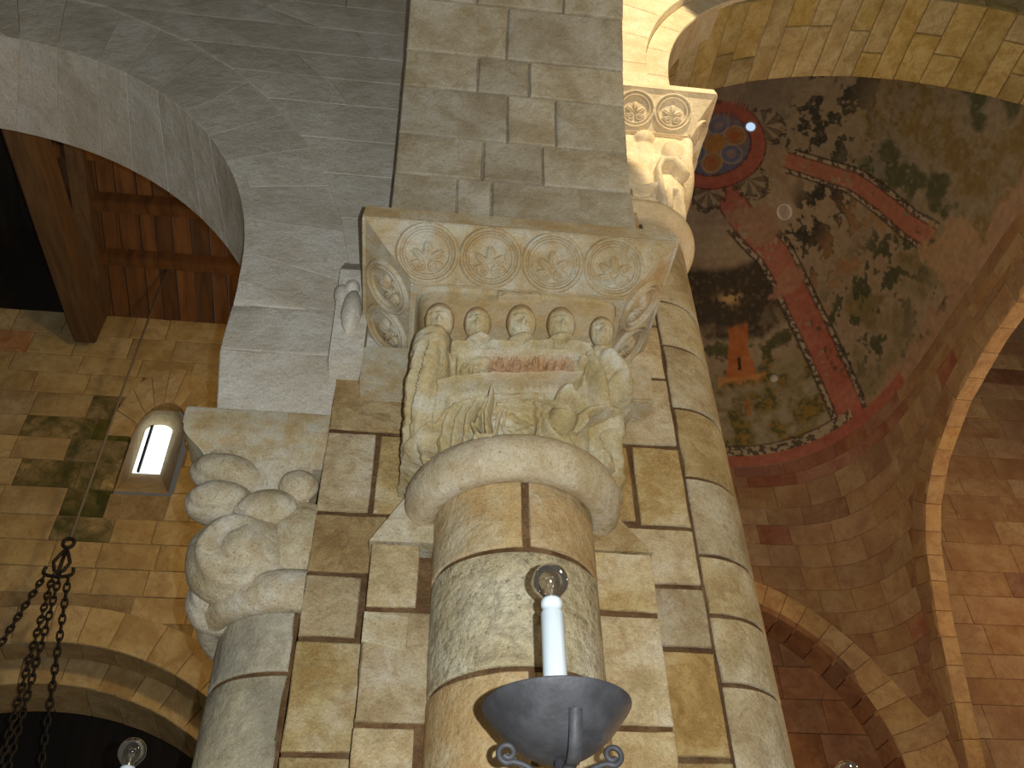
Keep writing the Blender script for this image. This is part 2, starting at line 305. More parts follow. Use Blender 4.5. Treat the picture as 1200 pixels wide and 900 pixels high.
# dosseret blocks left of the front shaft (x from picture, z from picture rows)
zz = lambda px, py: zA(px, py, 0.0)
rowsL = [zz(430, 633), zz(425, 712), zz(412, 848), zz(402, 960), zz(395, 1090)]
strip(-AX+0.002, -0.315, 0, rowsL[0], rowsL[1]); 
strip(-AX, -0.26, 0, rowsL[1], rowsL[2]); strip(-AX, -0.30, 0, rowsL[2], rowsL[3]); strip(-AX, -0.26, 0, rowsL[3], rowsL[4])
ps = block('patch_stone', quadY((-AX+0.005, zz(426, 716)), (-0.345, zz(478, 722)), (-0.345, zz(476, 766)), (-AX+0.005, zz(424, 752)), -0.006), 0, 1, 0, 1, 0.02, 'capital_left', None, 4, 4, 0.004, 0.002, 0.004); adopt(ps, pier)
rowsR = [zz(735, 646), zz(745, 719), zz(755, 853), zz(765, 960), zz(770, 1090)]
for a, b in zip(rowsR[:-1], rowsR[1:]): strip(0.25, AX, 0, a, b)
# sloping stops on top of the dosseret
st = prism([(-AX, rowsL[0]), (-0.355, rowsL[0]+0.235), (-0.20, rowsL[0]+0.235), (-0.20, rowsL[0])], 0.0, YB+0.02); part('sloping_stone', st, 'capital_left', pier)
st = prism([(AX, rowsR[0]), (0.20, rowsR[0]), (0.20, rowsR[0]+0.17), (0.36, rowsR[0]+0.17)], 0.0, YB+0.02); part('sloping_stone', st, 'pier', pier)
# core face blocks
zb_ = lambda px, py: zA(px, py, YB)
xb = lambda px, py: atY(px, py, YB).x
Lz = [zb_(425, 429), zb_(425, 506), zb_(405, 601), zb_(395, 672), zb_(382, 749), zb_(370, 884), zb_(360, 1010), zb_(350, 1150)]
strip(-BX, -0.30, YB, Lz[0], Lz[1], 'pier_brown')
sx = xb(439, 555); strip(-BX, sx, YB, Lz[1], Lz[2]); strip(sx, -0.28, YB, Lz[1], Lz[2])
strip(-BX, -0.44, YB, Lz[2], Lz[3], 'pier_brown'); strip(-BX, xb(423, 710), YB, Lz[3], Lz[4])
strip(-BX, -0.42, YB, Lz[4], Lz[5]); strip(-BX, -0.42, YB, Lz[5], Lz[6]); strip(-BX, -0.42, YB, Lz[6], Lz[7])
Rz = [zb_(760, 300), zb_(760, 381), zb_(765, 443), zb_(770, 523), zb_(780, 618), zb_(790, 687), zb_(800, 761), zb_(820, 890), zb_(830, 1010), zb_(840, 1150)]
strip(0.40, BX, YB, Rz[0], Rz[1]); strip(0.35, BX, YB, Rz[1], Rz[2]); strip(0.32, BX, YB, Rz[2], Rz[3])
sx = xb(743, 565); strip(0.30, sx, YB, Rz[3], Rz[4]+0.01, 'pier_brown'); strip(sx, BX, YB, Rz[3], Rz[4])
strip(0.44, BX, YB, Rz[4], Rz[5]); strip(0.44, BX, YB, Rz[5], Rz[6]); strip(0.44, BX, YB, Rz[6], Rz[7], 'pier_brown'); strip(0.44, BX, YB, Rz[7], Rz[8]); strip(0.44, BX, YB, Rz[8], Rz[9])
zq = Rz[0]
for k in range(4): strip(0.40, BX, YB, zq+0.42, zq); zq += 0.42

# ---------------- half columns made of drums
def column(name, label, c, r, joints, mats, facing, splits=(), half=PI*0.53):
    root = empty(name, (c[0], c[1], ZF)); tag(root, label, 'column')
    def f(a, z, h): return (c[0]+(r+h)*math.cos(a), c[1]+(r+h)*math.sin(a), z)
    for k in range(len(joints)-1):
        zt, zb = joints[k], joints[k+1]; m = mats[k % len(mats)]
        cuts = [facing-half]+[s for i, s in splits if i == k]+[facing+half]
        for a, b in zip(cuts[:-1], cuts[1:]):
            adopt(block('drum', f, a, b, zb, zt, 0.05, m, None, max(4, int(30*(b-a)/(2*half))), 8, 0.005, 0.0025, 0.014, chip=0.02), root)
    P, full = revolve([(r-0.009, ZF), (r-0.009, joints[0])], facing-half, facing+half, 40, c)
    adopt(obj('mortar_core', grid_mesh('mortar_core', P), 'mortar'), root)
    return root
RS = 0.28
ZR = 1.745                                           # underside of the front astragal
zc = lambda py, px=603: zA(px, py, -RS)
column('half_column', 'thick front half column with stained drum, under the carved supper capital', (0, 0), RS, [ZR+0.02, zc(642), zc(782), zc(1000), 0.2, -0.5, ZF], ['drum_warm', 'drum_stain', 'drum_warm'], -PI/2,
       splits=[(0, -PI/2+0.02), (2, -PI/2+0.03)])
CL = (-0.743, 0.477); CR = (0.754, 0.477)
zl = lambda px, py: zA(px, py, 0.23)
column('half_column', 'greenish grey half column on the left, under the leafy capital', CL, RS, [1.53, zl(300, 792), zl(290, 960), 0.2, -0.6, ZF], ['drum_grey'], PI)
zr_ = lambda px, py: zA(px, py, 0.30)
column('half_column', 'slender-looking pale half column on the right, beside the painted dome', CR, RS,
       [3.84]+[zr_(x, y) for x, y in [(790, 307), (800, 372), (806, 424), (820, 497), (838, 578), (855, 668), (870, 737), (890, 818), (910, 935)]]+[0.3, -0.6, ZF], ['drum'], 0.0)

# ---------------- left arcade arch and wall above it
NC, NR = (-3.094, 3.091), 1.888                     # near intrados, plane y = .15
YN = 0.152
FC, FR = (-3.296, 2.640), 2.235                     # far intrados, plane y = .7
OC, OR = (-3.490, 2.840), 2.79                      # extrados line, plane y = .136
arch = empty('arcade_arch', (-1.0, 0.45, 2.35)); tag(arch, 'large grey round arch opening to the timber-roofed aisle on the left', 'arch')
def nearP(a): return (NC[0]+NR*math.cos(a), NC[1]+NR*math.sin(a))
def outP(a): return (OC[0]+OR*math.cos(a), OC[1]+OR*math.sin(a))
def farP(a): return (FC[0]+FR*math.cos(a), FC[1]+FR*math.sin(a))
def fFace(a, s, h):
    p, q = nearP(a), outP(a); return (p[0]*(1-s)+q[0]*s, YN-h, p[1]*(1-s)+q[1]*s)
def fSof(a, t, h):
    p, q = nearP(a), farP(a); x = p[0]*(1-t)+q[0]*t; z = p[1]*(1-t)+q[1]*t
    return (x-h*math.cos(a), YN+(0.7-YN)*t, z-h*math.sin(a))
a = 0.0
while a < PI*0.72:
    da = random.uniform(0.10, 0.15)
    adopt(block('voussoir', fFace, a, a+da, 0, 1.03, 0.10, 'grey', None, 2, 6, 0.003, 0.0012, 0.0025, chip=0.0), arch)
    adopt(block('soffit_stone', fSof, a, a+da, 0, 1, 0.06, 'grey', None, 2, 6, 0.003, 0.0012, 0.001, chip=0.0), arch); a += da
jz = [3.091, 2.93, 2.66, 2.33]
for zt, zb in zip(jz[:-1], jz[1:]):
    adopt(block('jamb_stone', quadY((NC[0]+NR, zt), (-0.69, zt), (-0.69, zb), (NC[0]+NR+(0.05 if zb < 2.5 else 0), zb), YN), 0, 1, 0, 1, 0.48, 'grey', None, 5, 5, 0.006, 0.004, 0.004, chip=0.02), arch)
wl = empty('wall_left', (-2.0, 0.4, 2.3)); tag(wl, 'grey spandrel wall above the left arch', kind='structure')
V = []; Fc = []; NA = 60
for i in range(NA+1):
    an = PI*i/NA
    for y, (cx, cz), r in ((0.26, NC, NR+0.07), (0.66, FC, FR+0.05)):
        px, pz = cx+r*math.cos(an), cz+r*math.sin(an); V.append((px, y, pz))
    ox = -3.2+4.0*max(-0.675 if True else 0, min(0.675, math.cos(an)*1.6)); oz = 2.4+5.2*min(1, math.sin(an)*1.6)
    V.append((ox, 0.26, oz)); V.append((ox, 0.66, oz))
for i in range(NA):
    a0, b0 = i*4, (i+1)*4
    Fc += [(a0, b0, b0+1, a0+1), (a0, a0+2, b0+2, b0), (a0+1, b0+1, b0+3, a0+3), (a0+2, a0+3, b0+3, b0+2)]
adopt(obj('wall_core', raw('wall_core', V, Fc), 'mortar_light', smooth=False), wl)
zcur = 2.62
while zcur < 6.9:
    hgt = random.uniform(0.26, 0.38); zt = min(zcur+hgt, 7.0)
    def xe(z):
        if z < OC[1]: return OC[0]+OR
        d = OR*OR-(z-OC[1])**2
        return OC[0]+math.sqrt(d) if d > 0 else None
    e0, e1 = xe(zcur), xe(zt)
    if e0 is None: e0 = e1 = -4.6
    elif e1 is None: e1 = -3.9
    cuts = [1.0]; x = -0.30
    L_ = -0.30-e0; nb = max(1, round(L_/0.62)); rr = [0]+sorted((k+random.uniform(-0.2, 0.2))/nb for k in range(1, nb))+[1]
    for s0, s1 in zip(rr[:-1], rr[1:]):
        x0b, x0t = e0+(-0.30-e0)*s0, e1+(-0.30-e1)*s0; x1b, x1t = e0+(-0.30-e0)*s1, e1+(-0.30-e1)*s1
        adopt(block('stone_block', quadY((x0t, zt), (x1t, zt), (x1b, zcur), (x0b, zcur), YB+0.004), 0, 1, 0, 1, 0.13, 'grey', None, 4, 4, 0.004, 0.0015, 0.003, chip=0.003), wl)
    zcur = zt

# ---------------- transverse arch springing from the front capital towards the viewer
tr = empty('transverse_arch', (0, -0.1, 2.87)); tag(tr, 'pale squared-stone transverse arch rising from the central impost', 'arch')
RT, ZT0, HW = 2.84, 3.10, 0.535
def fT(x, s, h):                                     # s: length along the intrados from the impost
    s0 = ZT0-2.86
    if s < s0: return (x, -0.30-h, 2.86+s)
    ph = (s-s0)/RT
    return (x, -0.30-RT*(1-math.cos(ph))-h*math.cos(ph), ZT0+RT*math.sin(ph)-h*math.sin(ph))
def sT(px, py):                                      # picture point -> (x, s) on the intrados
    best = None; v = ray(px, py)
    for k in range(0, 500):
        s = k*0.006; P = fT(0, s, 0); t = (P[1]-CAM.y)/v.y; d = abs((CAM+v*t).z-P[2])
        if best is None or d < best[0]: best = (d, s, (CAM+v*t).x)
    return best[2], best[1]
P_ = [[fT(-HW+0.01, k*0.1, -0.02), fT(HW-0.01, k*0.1, -0.02), fT(HW-0.01, k*0.1, -0.40), fT(-HW+0.01, k*0.1, -0.40)] for k in range(30)]
adopt(obj('arch_core', grid_mesh('arch_core', np.array(P_).transpose(1, 0, 2), False, True), 'mortar_light', smooth=False), tr)
js = [(600, 262), (600, 213), (600, 167), (600, 111), (600, 70), (600, 8), (600, -40), (600, -90)]
sv = [0.0]+[sT(*j)[1] for j in js[1:]]
vx = [[535, 576], [566, 636], [594.5, 651], [560, 620.5], [594.5], [560, 661], [600]]
mid = [232, 190, 139, 90, 40, -16, -65]
for k in range(len(sv)-1):
    xs = [-HW]+[sT(x, mid[k])[0] for x in vx[k]]+[HW]
    for x0, x1 in zip(xs[:-1], xs[1:]):
        adopt(block('stone_block', fT, x0, x1, sv[k], sv[k+1], 0.08, 'pil', None, 6, 5, 0.006, 0.004, 0.008, chip=0.012), tr)

# ---------------- right arch (sunlit rib), barrel vault behind it
ra = empty('sunlit_arch', (1.0, 0.1, 4.68)); tag(ra, 'cream moulded arch springing from the small sunlit capital', 'arch')
RC, RR = (2.563, 4.873), 1.565
a_sw = math.radians(128); R2 = 6.0; C2 = (RC[0]-(R2-RR)*math.cos(a_sw), RC[1]-(R2-RR)*math.sin(a_sw))
ribs = [(RC[0]-RR, 4.66), (RC[0]-RR, 4.78)]
nrm_ = [(-1, 0), (-1, 0)]
for k in range(13): an = PI-(PI-a_sw)*k/12; ribs.append((RC[0]+RR*math.cos(an), RC[1]+RR*math.sin(an))); nrm_.append((math.cos(an), math.sin(an)))
an = a_sw
while an > math.radians(95): an -= math.radians(3); ribs.append((C2[0]+R2*math.cos(an), C2[1]+R2*math.sin(an))); nrm_.append((math.cos(an), math.sin(an)))
rl = [0]
for p, q in zip(ribs[:-1], ribs[1:]): rl.append(rl[-1]+math.hypot(q[0]-p[0], q[1]-p[1]))
def ribat(s):
    s = max(0, min(s, rl[-1]-1e-6)); i = max(k for k in range(len(rl)-1) if rl[k] <= s); t = (s-rl[i])/(rl[i+1]-rl[i])
    p = [ribs[i][j]*(1-t)+ribs[i+1][j]*t for j in (0, 1)]; n = [nrm_[i][j]*(1-t)+nrm_[i+1][j]*t for j in (0, 1)]
    return p, n
def fRib(r0, Y):
    def f(s, d, h):
        p, n = ribat(s); return (p[0]+n[0]*(r0+d), Y-h, p[1]+n[1]*(r0+d))
    return f
def fRibSof(s, y, h):
    p, n = ribat(s); return (p[0]-n[0]*h, y, p[1]-n[1]*h)
s = 0.0
while s < rl[-1]-0.1:
    d = 0.30 if s > 0.05 else 0.33
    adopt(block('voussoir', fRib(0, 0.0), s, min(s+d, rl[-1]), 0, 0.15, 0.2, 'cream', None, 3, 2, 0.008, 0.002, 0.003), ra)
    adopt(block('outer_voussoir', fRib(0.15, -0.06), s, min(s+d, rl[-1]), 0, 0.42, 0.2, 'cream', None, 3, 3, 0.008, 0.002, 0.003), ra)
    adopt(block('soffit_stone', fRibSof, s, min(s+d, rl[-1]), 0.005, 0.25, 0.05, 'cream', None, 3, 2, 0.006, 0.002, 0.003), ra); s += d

bv = empty('ceiling_barrel', (3.2, 0.4, 6.56)); tag(bv, 'ochre ashlar barrel vault before the dome', kind='structure')
BC, BR = (3.20, 3.62), 2.94
def fBar(an, y, h): return (BC[0]+(BR-h)*math.cos(an), y, BC[1]+(BR-h)*math.sin(an))
an = math.radians(155); k = 0
while an > math.radians(35):
    da = random.uniform(0.058, 0.078); cut = [0.03, 0.36+random.uniform(-0.13, 0.13), 0.70]
    if k % 3 == 1: cut = [0.03, 0.70]
    for y0, y1 in zip(cut[:-1], cut[1:]):
        adopt(block('vault_stone', fBar, an-da, an, y0, y1, 0.12, 'vault', None, 2, 3, 0.008, 0.006, 0.008, chip=0.012), bv)
    an -= da; k += 1
Pb = np.array([[fBar(a_, y, -0.02 if j in (0, 1) else -0.3) for j, y in enumerate((0.03, 0.69, 0.69, 0.03, 0.03))] for a_ in np.linspace(math.radians(170), math.radians(20), 50)])
adopt(obj('vault_core', grid_mesh('vault_core', Pb), 'mortar_aisle', smooth=False), bv)

# ---------------- painted dome
DC, DZ, DH = (2.884, 3.0), 6.0, 3.2
def drho(x, y):
    dx = x-DC[0]; dy = y-DC[1]; ex = dx/1.6 if dx > 0 else dx/2.4; ey = dy/2.15 if dy > 0 else dy/8.0
    return ex, ey
def outline(an, n):
    ca, sa = math.cos(an), math.sin(an); hx = 1.6 if ca > 0 else 2.4; hy = 2.15 if sa > 0 else 8.0
    k = (abs(ca/hx)**n+abs(sa/hy)**n)**(-1/n); return ca*k, sa*k
NAe, NRh = 640, 250
angs = np.concatenate([np.linspace(-60, 130, 600), np.linspace(131, 299, 40)])*PI/180
S1 = np.linspace(0, 1, NRh); rhos = np.sin(S1*PI/2)
P = np.zeros((NAe, NRh, 3))
for i, an in enumerate(angs):
    ox, oy = outline(an, 2.6)
    P[i, :, 0] = DC[0]+ox*rhos; P[i, :, 1] = DC[1]+oy*rhos; P[i, :, 2] = DZ+DH*np.cos(S1*PI/2)
dome_me = grid_mesh('ceiling_dome', P, True, True)
# paint (pigment only) in the dome's own coordinates: angle about the crown and rho from crown to rim
A_ = np.repeat(np.degrees(angs)[:, None], NRh, 1); A_ = np.where(A_ > 180, A_-360, A_); S = np.repeat(S1[None, :], NAe, 0); RHO = np.sin(S*PI/2)
def nzv(sc, seed, oct=3):
    out = np.zeros(NAe*NRh); pts = P.reshape(-1, 3)
    for i, q in enumerate(pts): out[i] = noise.fractal(Vector((q[0]*sc+seed, q[1]*sc, q[2]*sc)), 0.9, 2.0, oct)
    return out.reshape(NAe, NRh)
N1 = nzv(1.6, 3.1, 2); N2 = nzv(4.2, 11.7, 4); N3 = nzv(17, 5.5, 2)
col = np.ones((NAe, NRh, 3))*np.array([0.30, 0.235, 0.16])
def lay(mask, c, k=1.0):
    global col
    m = np.clip(mask, 0, 1)[..., None]*k; col = col*(1-m)+np.array(c)*m
def sst(x, a, b): t = np.clip((x-a)/(b-a), 0, 1); return t*t*(3-2*t)
lay(sst(N1, -0.2, 0.5), (0.34, 0.27, 0.18), 0.6); lay(sst(N2, 0.1, 0.6), (0.24, 0.17, 0.11), 0.6)
b1 = np.interp(S, [0.2, 0.325, 0.467, 0.734, 0.95, 1.0], [66, 57, 47.5, 45.5, 44, 44]); d1 = (A_-b1)*PI/180*RHO
b2 = np.interp(S, [0.2, 0.346, 0.559, 0.766, 0.867, 1.0], [4, -4, -15.5, -18.5, -23, -30]); d2 = (A_-b2)*PI/180*RHO
mq = np.hypot(P[..., 0]-2.90, P[..., 1]-3.08)                       # plan distance from the medallion's centre
pA = (d1 < 0)*(d2 > 0)*(mq > 0.6); pB = (d2 <= 0)*(A_ > -75)*(mq > 0.6); pL = (d1 > 0)*(A_ < 125)*(mq > 0.6)
# pale panel between the bands: dark foliage above, ochre and green below
foli = sst(N2+0.45*N3, 0.04, 0.20)
lay(pA*sst(S, 0.36, 0.46)*sst(S, 0.72, 0.55)*foli, (0.018, 0.025, 0.022), 0.92)
lay(pA*sst(S, 0.58, 0.75)*sst(N1+0.3*N2, -0.1, 0.3), (0.15, 0.13, 0.045), 0.8); lay(pA*sst(S, 0.5, 0.6)*sst(S, 0.8, 0.7)*sst(N2, 0.1, 0.35), (0.36, 0.20, 0.09), 0.6)
lay(pA*sst(S, 0.62, 0.72)*sst(-N2-0.3*N3, 0.12, 0.3), (0.035, 0.05, 0.02), 0.85)
lay(pA*sst(S, 0.80, 0.92)*sst(N1, -0.3, 0.2), (0.25, 0.20, 0.13), 0.6)
# upper right panel
lay(pB*1.0, (0.20, 0.175, 0.12), 0.55); lay(pB*sst(S, 0.22, 0.3)*sst(S, 0.72, 0.5)*foli, (0.016, 0.02, 0.016), 0.9)
lay(pB*sst(N1+0.4*N2, 0.0, 0.3)*sst(S, 0.40, 0.6), (0.17, 0.12, 0.03), 0.8); lay(pB*sst(-N1-0.4*N2, 0.0, 0.3)*sst(S, 0.45, 0.6), (0.05, 0.065, 0.025), 0.85)
lay(pB*sst(N2-0.4*N3, 0.15, 0.35)*sst(S, 0.4, 0.6), (0.26, 0.23, 0.17), 0.6)
# left panel: dark sky, little cloud, red tower, garden below
dL = d1-0.078-0.035
lay(pL*(dL > 0)*sst(S, 0.40+0.03, 0.46)*sst(S+0.06*N2, 0.66, 0.60), (0.035, 0.027, 0.018), 0.93)
lay(pL*(dL > 0)*sst(S, 0.56, 0.68)*sst(N2+0.3*N3, -0.1, 0.2), (0.09, 0.085, 0.045), 0.9); lay(pL*(dL > 0)*sst(S, 0.70, 0.78), (0.20, 0.175, 0.085), 0.75)
lay(pL*(dL > 0)*sst(S, 0.62, 0.7)*sst(N2, 0.1, 0.3), (0.07, 0.075, 0.03), 0.85); lay(pL*(dL > 0)*sst(S, 0.76, 0.82)*sst(-N2, 0.05, 0.3), (0.30, 0.27, 0.19), 0.7); lay(pL*(dL > 0)*sst(S, 0.70, 0.74)*sst(N3+N2, 0.3, 0.5), (0.26, 0.17, 0.03), 0.7)
tx = P[..., 0]-3.42                                                # metres along the wall from the tower's middle
lay(pL*(np.abs(tx+0.02*N2) < 0.105+0.9*np.maximum(S-0.68, 0))*sst(S+0.01*N3, 0.60, 0.63)*sst(S+0.01*N3, 0.765, 0.755), (0.42, 0.13, 0.03), 0.85)
lay(pL*(np.abs(tx) < 0.27)*sst(S, 0.752, 0.758)*sst(S+0.02*N2, 0.782, 0.770), (0.52, 0.24, 0.08), 0.75)
lay(pL*(np.abs(tx) < 0.018)*(S > 0.70)*(S < 0.735), (0.05, 0.02, 0.01)); lay(pL*np.exp(-((tx+0.08)/0.14)**2)*np.exp(-((S-0.535)/0.018)**2)*sst(N3+N2, -0.3, 0.2), (0.55, 0.38, 0.16), 0.95)
lay(pL*(np.abs(tx+0.04) < 0.09)*(S > 0.81)*(S < 0.86)*(N3 > -0.3), (0.13, 0.10, 0.04), 0.7); lay(pL*(np.abs(tx-0.04) < 0.03)*(S > 0.82)*(S < 0.86), (0.36, 0.14, 0.03), 0.7)
lay(pL*sst(S, 0.30, 0.34)*sst(S, 0.42, 0.39), (0.33, 0.27, 0.18), 0.7)
# bands with speckled pale borders
def band(d, hw, m0, col_, border=0.034, side=3, smax=1.1):
    on = (mq > m0)*(S < smax)
    for sgn in (-1, 1):
        if not side & (1 if sgn < 0 else 2): continue
        e = sgn*d-hw; m = (e > 0)*(e < border)*on*(S > 0.33)
        lay(m, (0.36, 0.30, 0.22), 0.85); lay(m*(N3 > 0.02), (0.03, 0.026, 0.02), 0.85); lay((np.abs(e-border) < 0.007)*on*(S > 0.33), (0.03, 0.02, 0.015), 0.7)
    lay((np.abs(d) < hw)*on*sst(N3+1.2*N2, -1.0, -0.5), col_, 0.92); lay((np.abs(np.abs(d)-hw) < 0.006)*on, (0.10, 0.035, 0.025), 0.7)
red = (0.34, 0.10, 0.07)
band(d1, 0.078, 0.5, red); band(d2, 0.060, 0.72, (0.34, 0.13, 0.085), smax=0.84)
lay((np.abs(d1) < 0.08)*sst(N1+N2, -0.1, 0.4), (0.40, 0.17, 0.12), 0.45)
# worn plaster
def worn(m, c, k): lay(sst(m+0.35*N2+0.1*N3, 0.35, 0.55), c, k)
worn(np.exp(-((S-0.36)/0.09)**2-((d1+0.05)/0.14)**2), (0.31, 0.195, 0.13), 0.95)
worn(np.exp(-((S-0.56)/0.035)**2-(d1/0.13)**2), (0.36, 0.19, 0.125), 0.8)
worn(np.exp(-((S-0.92)/0.10)**2-((d2)/0.17)**2), (0.36, 0.24, 0.14), 0.9); worn(np.exp(-((S-0.28)/0.05)**2-((d2-0.02)/0.12)**2), (0.30, 0.215, 0.14), 0.9)
worn(np.exp(-((S-1.0)/0.05)**2)*(A_ < 38), (0.34, 0.22, 0.14), 0.9)
# border above the rim, then the red strip
rb = (S > 0.945)*(S < 0.968)*(A_ < 125)*(A_ > 44); lay(rb, (0.36, 0.30, 0.22), 0.85); lay(rb*(N3 > 0.02), (0.03, 0.026, 0.02), 0.85)
lay((S >= 0.968)*(A_ > 20), red, 0.85); lay((np.abs(S-0.944) < 0.003)*(A_ > 49), (0.03, 0.02, 0.015), 0.7)
# crown medallion: ochre and blue lobes in a red ring, leaf fans outside
med = mq < 0.40; ex = P[..., 0]-2.90; ey = P[..., 1]-3.08
lay(med*1.0, (0.12, 0.13, 0.20)); lay(med*sst(N2, -0.1, 0.3), (0.24, 0.17, 0.15), 0.6)
for k in range(6):
    an = k*PI/3+0.4; q = np.hypot(ex-0.24*math.cos(an), ey-0.24*math.sin(an)); lay(med*sst(q, 0.15, 0.11), (0.36, 0.17, 0.04) if k % 2 else (0.13, 0.15, 0.24), 0.85)
    lay(med*(np.abs(q-0.12) < 0.012), (0.40, 0.30, 0.18), 0.6); lay(med*sst(q, 0.07, 0.045), (0.36, 0.10, 0.04) if k % 2 else (0.30, 0.22, 0.18), 0.8)
lay(med*sst(mq, 0.13, 0.11), (0.40, 0.20, 0.04), 0.9)
lay((mq >= 0.40)*(mq < 0.555), (0.36, 0.10, 0.065), 0.92); lay((np.abs(mq-0.40) < 0.008)+(np.abs(mq-0.555) < 0.008), (0.07, 0.03, 0.02), 0.8)
ang = np.degrees(np.arctan2(ey, ex))
for ac in (84, 34, -40):
    th = (ang-ac)*PI/180; rr_ = mq-0.57; q = np.hypot(th*0.62, rr_); fan = (q < 0.20)*(rr_ > 0); lay(fan, (0.13, 0.10, 0.065), 0.85)
    lay(fan*(np.sin(np.arctan2(th*0.62, rr_)*8) > 0.1), (0.33, 0.27, 0.18), 0.85); lay((np.abs(q-0.205) < 0.03)*(rr_ > 0)*(N3 > -0.05), (0.05, 0.04, 0.03), 0.8)
lay(sst(N3, 0.2, 0.6), (0.32, 0.25, 0.17), 0.2)
ca = dome_me.color_attributes.new('paint', 'FLOAT_COLOR', 'POINT')
ca.data.foreach_set('color', np.concatenate([col, np.ones((NAe, NRh, 1))], -1).reshape(-1).astype(np.float32))
bm = bmesh.new(); bm.from_mesh(dome_me); bmesh.ops.bisect_plane(bm, geom=bm.verts[:]+bm.edges[:]+bm.faces[:], plane_co=(0, 0.71, 0), plane_no=(0, -1, 0), clear_outer=True); bm.to_mesh(dome_me); bm.free()
m, nt, b = mat_new('fresco'); at_ = nd(nt, 'ShaderNodeAttribute', attribute_name='paint')
tc = nd(nt, 'ShaderNodeTexCoord'); n = nd(nt, 'ShaderNodeTexNoise'); n.inputs['Scale'].default_value = 14; n.inputs['Detail'].default_value = 8; nt.links.new(tc.outputs['Object'], n.inputs['Vector'])
c_ = mix(nt, 0.55, at_.outputs['Color'], ramp(nt, n.outputs['Fac'], [(0.3, (0.55, 0.5, 0.45)), (0.7, (1, 1, 1))]), 'MULTIPLY')
gm = nd(nt, 'ShaderNodeHueSaturation'); gm.inputs['Value'].default_value = 1.4; nt.links.new(c_, gm.inputs['Color']); nt.links.new(gm.outputs[0], b.inputs['Base Color']); b.inputs['Roughness'].default_value = 0.9
bp = nd(nt, 'ShaderNodeBump'); bp.inputs['Strength'].default_value = 0.4; bp.inputs['Distance'].default_value = 0.02; nt.links.new(n.outputs['Fac'], bp.inputs['Height']); nt.links.new(bp.outputs[0], b.inputs['Normal'])
dome = obj('ceiling_dome', dome_me, m); tag(dome, 'faded frescoed dome with red bands and a crown medallion', kind='structure')
def domeP(adeg, rho, inset=0.0):
    an = math.radians(adeg); ox, oy = outline(an, 2.6); k = rho
    return Vector((DC[0]+ox*k, DC[1]+oy*k, DZ+DH*math.sqrt(max(0, 1-k*k))))
def dome_frame(adeg, rho):
    p = domeP(adeg, rho); t1 = (domeP(adeg+1, rho)-domeP(adeg-1, rho)).normalized(); t2 = (domeP(adeg, rho+0.01)-domeP(adeg, rho-0.01)).normalized()
    n = t1.cross(t2).normalized(); n = n if n.dot(CAM-p) > 0 else -n; Mx = Matrix((t1, n.cross(t1), n)).transposed().to_4x4(); Mx.translation = p+n*0.004; return Mx
oc = empty('round_oculus'); oc.matrix_world = dome_frame(-34.2, 0.214); tag(oc, 'small bright round light hole at the edge of the crown medallion', 'oculus')
revobj('rim', [(0.052, 0.0), (0.058, 0.012), (0.068, 0.012), (0.072, 0.0)], 'plaster', oc, n=32); revobj('light_opening', [(0.0005, 0.005), (0.053, 0.005)], 'oculus', oc, n=32)
gd = empty('round_disc'); gd.matrix_world = dome_frame(30.2, 0.586); tag(gd, 'grey round glass disc with a pale rim on the dome plaster', 'disc')
revobj('disc_plate', [(0.0005, 0.02), (0.05, 0.018), (0.085, 0.008)], 'disc', gd, n=36)
revobj('rim', smoothprof([(0.082, 0.0), (0.084, 0.024), (0.094, 0.026), (0.102, 0.0)], 4), 'disc_rim', gd, n=36)
oc2 = empty('plaster_boss'); oc2.matrix_world = dome_frame(64.0, 0.94); tag(oc2, 'tiny pale round boss beside the painted tower', 'boss')
revobj('boss_disc', [(0.0005, 0.03), (0.035, 0.026), (0.05, 0.0)], 'plaster', oc2, n=24)

# ---------------- walls below the dome (rounded at the rim, square lower down)
wr = empty('wall_right', (3.5, 4.0, ZF)); tag(wr, 'rose stone walls and corner below the painted dome', kind='structure')
def wall_n(z): t = max(0, min(1, (6.0-z)/2.6)); return 2.6*(1-t)+9.0*t
ZMIN = 1.0
tabs = {}
def wall_curve(z):
    key = round(z, 2)
    if key not in tabs:
        an = np.linspace(-65, 125, 500)*PI/180; n = wall_n(z)
        pts = np.array([outline(a, n) for a in an])+np.array(DC); d = np.r_[0, np.cumsum(np.hypot(*np.diff(pts, axis=0).T))]; tabs[key] = (d, pts)
    return tabs[key]
def fW(u, z, h):
    d, pts = wall_curve(z); t = u*d[-1]; x = np.interp(t, d, pts[:, 0]); y = np.interp(t, d, pts[:, 1])
    x2 = np.interp(t+0.05, d, pts[:, 0])-np.interp(t-0.05, d, pts[:, 0]); y2 = np.interp(t+0.05, d, pts[:, 1])-np.interp(t-0.05, d, pts[:, 1]); l = math.hypot(x2, y2) or 1
    return (x-y2/l*h, y+x2/l*h, z)
zs = np.linspace(ZMIN-2.6, 6.0, 90)
Pw = np.array([[fW(u, z, -0.012) for z in zs] for u in np.linspace(0, 1, 240)])
